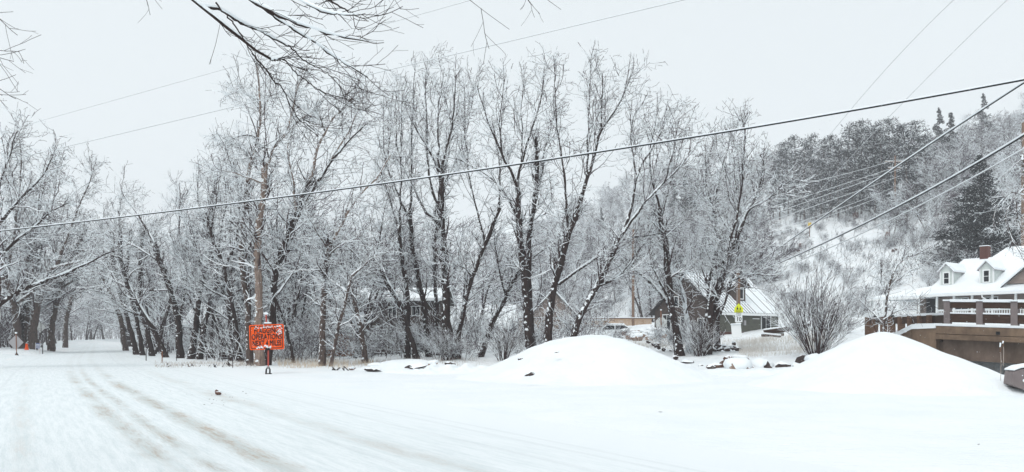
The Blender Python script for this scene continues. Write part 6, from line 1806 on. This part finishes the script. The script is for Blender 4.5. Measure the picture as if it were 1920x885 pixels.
# the rest of the hillside wood and the far end of the road, each one mass
def wood_mass(name, pts, src, label, seed, s0, s1):
    me = bpy.data.meshes.new(name); me.from_pydata([tuple(map(float, p)) for p in pts], [], [])
    o = link(bpy.data.objects.new(name, me)); tag(o, label, 'wood', kind='stuff')
    ng = bpy.data.node_groups.new(name, 'GeometryNodeTree')
    ng.interface.new_socket('Geometry', in_out='INPUT', socket_type='NodeSocketGeometry')
    ng.interface.new_socket('Geometry', in_out='OUTPUT', socket_type='NodeSocketGeometry')
    N, Lk = ng.nodes, ng.links
    gi, go = N.new('NodeGroupInput'), N.new('NodeGroupOutput')
    inst = N.new('GeometryNodeInstanceOnPoints'); gt = N.new('GeometryNodeGeometryToInstance')
    for s_ in src:
        oi = N.new('GeometryNodeObjectInfo'); oi.inputs['Object'].default_value = s_; oi.inputs['As Instance'].default_value = True
        oi.transform_space = 'ORIGINAL'
        Lk.new(oi.outputs['Geometry'], gt.inputs[0])
    Lk.new(gt.outputs[0], inst.inputs['Instance']); inst.inputs['Pick Instance'].default_value = True
    rr = N.new('FunctionNodeRandomValue'); rr.data_type = 'FLOAT_VECTOR'; rr.inputs[0].default_value = (0, 0, 0); rr.inputs[1].default_value = (0, 0, 6.283); rr.inputs['Seed'].default_value = seed
    rs = N.new('FunctionNodeRandomValue'); rs.data_type = 'FLOAT'; rs.inputs[2].default_value = s0; rs.inputs[3].default_value = s1; rs.inputs['Seed'].default_value = seed + 1
    Lk.new(rr.outputs[0], inst.inputs['Rotation']); Lk.new(rs.outputs[1], inst.inputs['Scale'])
    Lk.new(gi.outputs[0], inst.inputs['Points']); Lk.new(inst.outputs[0], go.inputs[0])
    md = o.modifiers.new('scatter', 'NODES'); md.node_group = ng
r = np.random.default_rng(64)
pts = []
while len(pts) < 110:
    y = r.uniform(150, 420); px = r.uniform(900, 1340); x = (px - CX) / F * y
    if .88 * x + .475 * y > 84: pts.append((x, y, Hs(x, y) - .1))
while len(pts) < 420:
    y = r.uniform(95, 400); px = r.uniform(930, 2060); x = (px - CX) / F * y
    if .88 * x + .475 * y < 84: continue
    z = Hs(x, y); py = HY - (z - CZ) / y * F
    if 1425 < px < 1730 and py > 395: continue
    if 1330 < px < 1730 and py < 330: continue
    if px > 1430 and y < 110: continue
    pts.append((x, y, z - .1))
wood_mass('hillside_wood', pts, [[c_ for c_ in p.children if c_.name.startswith('crown')][0] for p in P_HILL], 'hazy frosted wood climbing the hill', 5, .75, 1.15)
pts = []
while len(pts) < 90:
    y = r.uniform(190, 420); px = r.uniform(-60, 420); x = (px - CX) / F * y
    if abs(x - float(road_c(y))) * .84 < 8: continue
    pts.append((x, y, Hs(x, y) - .1))
wood_mass('far_wood', pts, [[c_ for c_ in p.children if c_.name.startswith('crown')][0] for p in P_WIDE], 'faint wood closing the view at the end of the road', 9, 1.0, 1.4)

# ---------------------------------------------------------------- conifers
def conifer(seed, h, rad, spruce=False, nm='pine_tree', needle=None, leaf=0.42, dens=1.0):
    r = np.random.default_rng(seed)
    root = bpy.data.objects.new(nm, None); COL.objects.link(root); root['category'] = 'tree'
    q = resample([(0, 0, -.5), (r.normal(0, .15), r.normal(0, .15), h * .5), (r.normal(0, .3), r.normal(0, .3), h)], 16)
    limb_mesh('trunk', q, np.linspace(.24, .03, 16) * (h / 18), M_BARKM, r, root, sides=7)
    cl = []
    z0 = .06 if spruce else .12
    nb = int((90 if spruce else 52) * dens)
    bp, br_ = [], []
    for i in range(nb):
        t = z0 + (1 - z0) * ((i + r.random()) / nb)
        a = r.uniform(0, 6.283)
        if spruce: L = rad * (1.06 - t) * r.uniform(.75, 1.1)
        else: L = rad * (math.sin(min(1, (1 - t) * 1.25 + .12) * math.pi * .62) ** .8) * r.uniform(.55, 1.12)
        c = np.array([np.interp(t, np.linspace(0, 1, 16), q[:, k]) for k in range(3)])
        dv = np.array([math.cos(a), math.sin(a), (-.22 if spruce else .18) + r.normal(0, .12)])
        e = c + dv * L
        bp.append(resample([c, c + dv * L * .5 + [0, 0, .05], e], 4)); br_.append(np.linspace(.05, .015, 4))
        m = max(2, int(L / (.55 if spruce else .95)))
        for k in range(m):
            f = (k + .7) / m
            if f < .3 and not spruce: continue
            wd = .35 * L * (1 - f * .5)
            for _ in range(3 if spruce else 1):
                cl.append((c + dv * L * f + r.normal(0, 1, 3) * [wd * .5, wd * .5, .16], (.50 * (1.15 - t) if spruce else 1.0) * r.uniform(.6, 1.25)))
    limbs = tubes(np.stack(bp), np.stack(br_), 3, 0, (0, 1), seed)
    C = np.array([c for c, s in cl]); S = np.array([s for c, s in cl])
    nl = 13 if spruce else 32
    n = len(C) * nl
    cc = np.repeat(C, nl, 0); ss = np.repeat(S, nl)
    dr = r.normal(size=(n, 3)); dr[:, 2] = dr[:, 2] * .6 + .15; dr /= np.linalg.norm(dr, axis=1)[:, None]
    o = cc + dr * ss[:, None] * r.uniform(.1, .75, n)[:, None]
    ax = r.normal(size=(n, 3)); ax -= (ax * dr).sum(1)[:, None] * dr; ax /= np.linalg.norm(ax, axis=1)[:, None]
    w = leaf * .16; ln = leaf * r.uniform(.7, 1.2, n)[:, None] * (1 if not spruce else np.clip(ss / .45, .45, 1.1)[:, None])
    V = np.stack([o - ax * w, o + ax * w, o + ax * w * .5 + dr * ln, o - ax * w * .5 + dr * ln], 1).reshape(-1, 3)
    Q = np.arange(n * 4).reshape(-1, 4)
    up = (o[:, 2] - cc[:, 2]) / ss
    pr = np.clip(.08 + up * 1.25, .02, .8) if not spruce else np.clip(.13 + up * .75, .02, .75)
    if spruce: pr *= .55
    Mi = (r.random(n) < pr).astype(int)
    Vb, Qb, Mb = limbs
    V2, Q2, M2 = join([(V, Q, Mi), (Vb, Qb, Mb * 0)])
    link(bpy.data.objects.new('crown', raw_mesh('crown', V2, Q2, [needle or M_NEEDLE, M_SNOWCAP], M2)), root)
    return root
P_PINE = [conifer(301 + i, 16 + i, 3.3 + .3 * i, leaf=.32, dens=1.2) for i in range(4)]
P_SPR = [conifer(321 + i, 15, 4.4, True, 'spruce_tree', leaf=.4) for i in range(2)]
r = np.random.default_rng(11)
def solve_y(px, want_py):
    """distance at which the ground is seen at this row"""
    for y in np.arange(85, 330, 1.5):
        x = (px - CX) / F * y
        if HY - (Hs(x, y) - CZ) / y * F <= want_py: return y
    return 200.0
n = 0
for (px, top) in [(1462, 268), (1478, 262), (1492, 250), (1508, 262), (1522, 248), (1540, 255), (1556, 250), (1572, 262), (1590, 228), (1604, 240), (1615, 222), (1630, 235), (1642, 225), (1655, 232), (1668, 218), (1682, 232), (1700, 228), (1718, 224), (1733, 250),
                  (1470, 310), (1500, 305), (1530, 300), (1560, 320), (1600, 300), (1640, 290), (1680, 295), (1585, 330), (1545, 340), (1450, 330)]:
    y = solve_y(px, 418) + r.uniform(0, 14); x = (px - CX) / F * y; z = Hs(x, y)
    htop = CZ + (HY - top) / F * y - z
    o = P_PINE[n % 4]; base_h = 16 + n % 4
    c = o if n < 4 else copy_tree(o, (0, 0, 0), 0, 1)
    c.location = (x, y, z); c.rotation_euler = (0, 0, r.uniform(0, 6.28)); sc = htop / (base_h + .6); c.scale = (min(sc, 1.1), min(sc, 1.1), sc)
    c['label'], c['group'] = ('snowy pine in the lower left half of the hilltop grove', 'pines of the left half of the grove') if px < 1580 else ('snowy pine in the taller right half of the hilltop grove', 'pines of the right half of the grove')
    n += 1
n = 0
for (px, top, bot, lab) in [(1762, 205, 330, 'narrow spruce standing against the sky right of the pine grove'), (1783, 212, 345, 'second narrow spruce against the sky right of the pine grove'),
                            (1845, 178, 300, 'small conifer high on the right skyline')]:
    y = solve_y(px, bot); x = (px - CX) / F * y; z = Hs(x, y); ht = CZ + (HY - top) / F * y - z
    c = P_SPR[n] if n < 2 else copy_tree(P_SPR[0], (0, 0, 0), 0, 1)
    c.location = (x, y, z); sc = ht / 15; c.scale = (sc * 1.0, sc * 1.0, sc); c['label'] = lab
    n += 1
for px, top, bot in [(1285, 330, 440), (1268, 345, 450), (1300, 350, 440), (1225, 370, 450), (1130, 390, 460)]:
    y = solve_y(px, bot); x = (px - CX) / F * y; z = Hs(x, y); ht = CZ + (HY - top) / F * y - z
    c = copy_tree(P_SPR[px % 2], (x, y, z), px, 1); c.scale = (ht / 15,) * 3
    c['label'] = 'hazy conifer seen through the trees left of the green house hill'; c['group'] = 'hazy conifers behind the front trees'
# the dark spruce above the white house
c = conifer(340, 16, 8.0, True, 'dark_spruce', M_NEEDLED, leaf=.36, dens=2.2)
y = 96.0; x = (1838 - CX) / F * y; z = Hs(x, y)
ht = CZ + (HY - 290) / F * y - z
c.location = (x, y, z); c.scale = (ht / 16 * 1.1,) * 2 + (ht / 16,)
tag(c, 'large dark spruce with little snow behind the chimney of the white house', 'tree')

# ---------------------------------------------------------------- bush of arching stems, sapling, drooping tree
def fan(name, label, px, py, d, n, hgt, spread, seed, twk=1.0, thick=.035, cat='shrub', lean=(0, 0)):
    r = np.random.default_rng(seed)
    b = at(px, py, d); gz = Hs(b[0], b[1]); root = thing(name, (b[0], b[1], gz - .05), label, cat)
    pts = []
    for i in range(n):
        a = r.uniform(0, 6.283); k = r.uniform(.02, 1) ** .8 * spread
        h = hgt * r.uniform(.6, 1.05) * (1 - .18 * k / spread)
        d0 = np.array([math.cos(a) * k + lean[0], math.sin(a) * k + lean[1], 1.0]); d0 /= np.linalg.norm(d0)
        p = [np.array([math.cos(a) * .3 * r.random(), math.sin(a) * .3 * r.random(), -.1])]
        for q in range(7):
            d0 = d0 + r.normal(0, .06, 3) + np.array([0, 0, -.02 + .03 * (q < 3)]); d0 /= np.linalg.norm(d0); p.append(p[-1] + d0 * h / 7)
        pts.append(np.array(p))
    P = np.stack(pts); R = np.linspace(thick, thick * .25, 8)[None] * r.uniform(.4, 1.0, (n, 1))
    A, AR = spawn(P, R, 7, .3, 1, (12, 40), (.5, 1.4), .5, 5, .35, .08, r, .4, .3); AR = np.clip(AR, .006, .02)
    B_, BR = spawn(A, AR, int(3 * twk), .2, 1, (15, 45), (.25, .7), .7, 3, .25, .1, r, .5, .3); BR = np.clip(BR, .005, .008)
    for i in range(n):
        V, Q, Mi = tubes(P[i:i + 1], R[i:i + 1], 6, .3, seed=seed + i, )
        if i < 40: link(bpy.data.objects.new('stem', raw_mesh('stem', V, Q, [M_TWIG, M_SNOWCAP], Mi)), root)
    V, Q, Mi = join([tubes(P[40:], R[40:], 5, .3, seed=seed)] * (n > 40) + [tubes(A, AR, 4, .7, seed=seed), tubes(B_, BR, 3, .7, seed=seed)])
    link(bpy.data.objects.new('crown', raw_mesh('crown', V, Q, [M_TWIG, M_SNOWCAP], Mi)), root)
fan('willow_bush', 'wide fan shaped bush of many bare stems between the two big snow piles', 1530, 662, 39, 75, 4.6, .95, 41)
fan('willow_bush', 'small bush of fanned shoots behind the left shoulder of the broad mound', 945, 645, 44, 22, 2.0, .9, 42)
fan('willow_bush', 'upright brush around the foot of the thickest middle trunk', 838, 672, 45, 24, 1.5, .7, 43)
fan('willow_bush', 'thin upright brush at the foot of the massive leaning trunk', 1312, 660, 42, 26, 1.7, .6, 44)
hero('small snowy sapling reaching up and right, standing by the wooden guardrail', 37, [
    (7, 5, 0, [(1660, 648), (1656, 600), (1662, 570), (1668, 535), (1680, 500)]),
    (4, 2, .5, [(1668, 540), (1690, 515), (1725, 500), (1750, 490)]),
    (4, 1.5, -.5, [(1680, 500), (1700, 480), (1730, 475)]),
    (4, 1.5, .5, [(1658, 610), (1630, 580), (1610, 560)]),
    (4, 1.5, -.5, [(1657, 600), (1690, 580), (1720, 572)]),
    (3, 1.5, 0, [(1664, 560), (1650, 530), (1655, 505)])],
    M_BARKM, .8, .45, .42, seed=36, t0=.3, twiglen=.55, tw=.006, name='sapling')
hero('drooping willow with curved snowy shoots at the right edge, over the white house', 50, [
    (14, 9, 0, [(1955, 560), (1950, 480), (1935, 400), (1925, 340), (1915, 290)]),
    (4, 2, -1, [(1930, 370), (1900, 355), (1872, 380), (1858, 410), (1866, 440)]),
    (4, 2, -1, [(1925, 350), (1895, 375), (1880, 410), (1895, 450), (1915, 470)]),
    (4, 2, 1, [(1935, 400), (1905, 400), (1890, 430), (1900, 465), (1925, 480)]),
    (3, 2, 0, [(1925, 340), (1905, 370), (1903, 410), (1925, 440)]),
    (3, 2, 0, [(1915, 300), (1890, 320), (1880, 350)])],
    M_BARKM, .5, -.1, .6, seed=37, twiglen=.5)

# ---------------------------------------------------------------- unused prototypes out, haze in
for o in list(COL.objects):
    if o.parent is None and o.type == 'EMPTY' and 'label' not in o.keys():
        for c in list(o.children): bpy.data.objects.remove(c)
        bpy.data.objects.remove(o)
hz = MB().box(-600, 600, -80, 940, -6, 112).build('haze', plain('haze', (1, 1, 1)))
hm = hz.data.materials[0]; hn = hm.node_tree.nodes; hn.clear()
ho = hn.new('ShaderNodeOutputMaterial'); pv = hn.new('ShaderNodeVolumePrincipled')
pv.inputs['Color'].default_value = (0.92, 0.93, 0.965, 1); pv.inputs['Density'].default_value = 0.0008
pv.inputs['Anisotropy'].default_value = 0.2
hm.node_tree.links.new(pv.outputs[0], ho.inputs['Volume'])
tag(hz, kind='stuff')
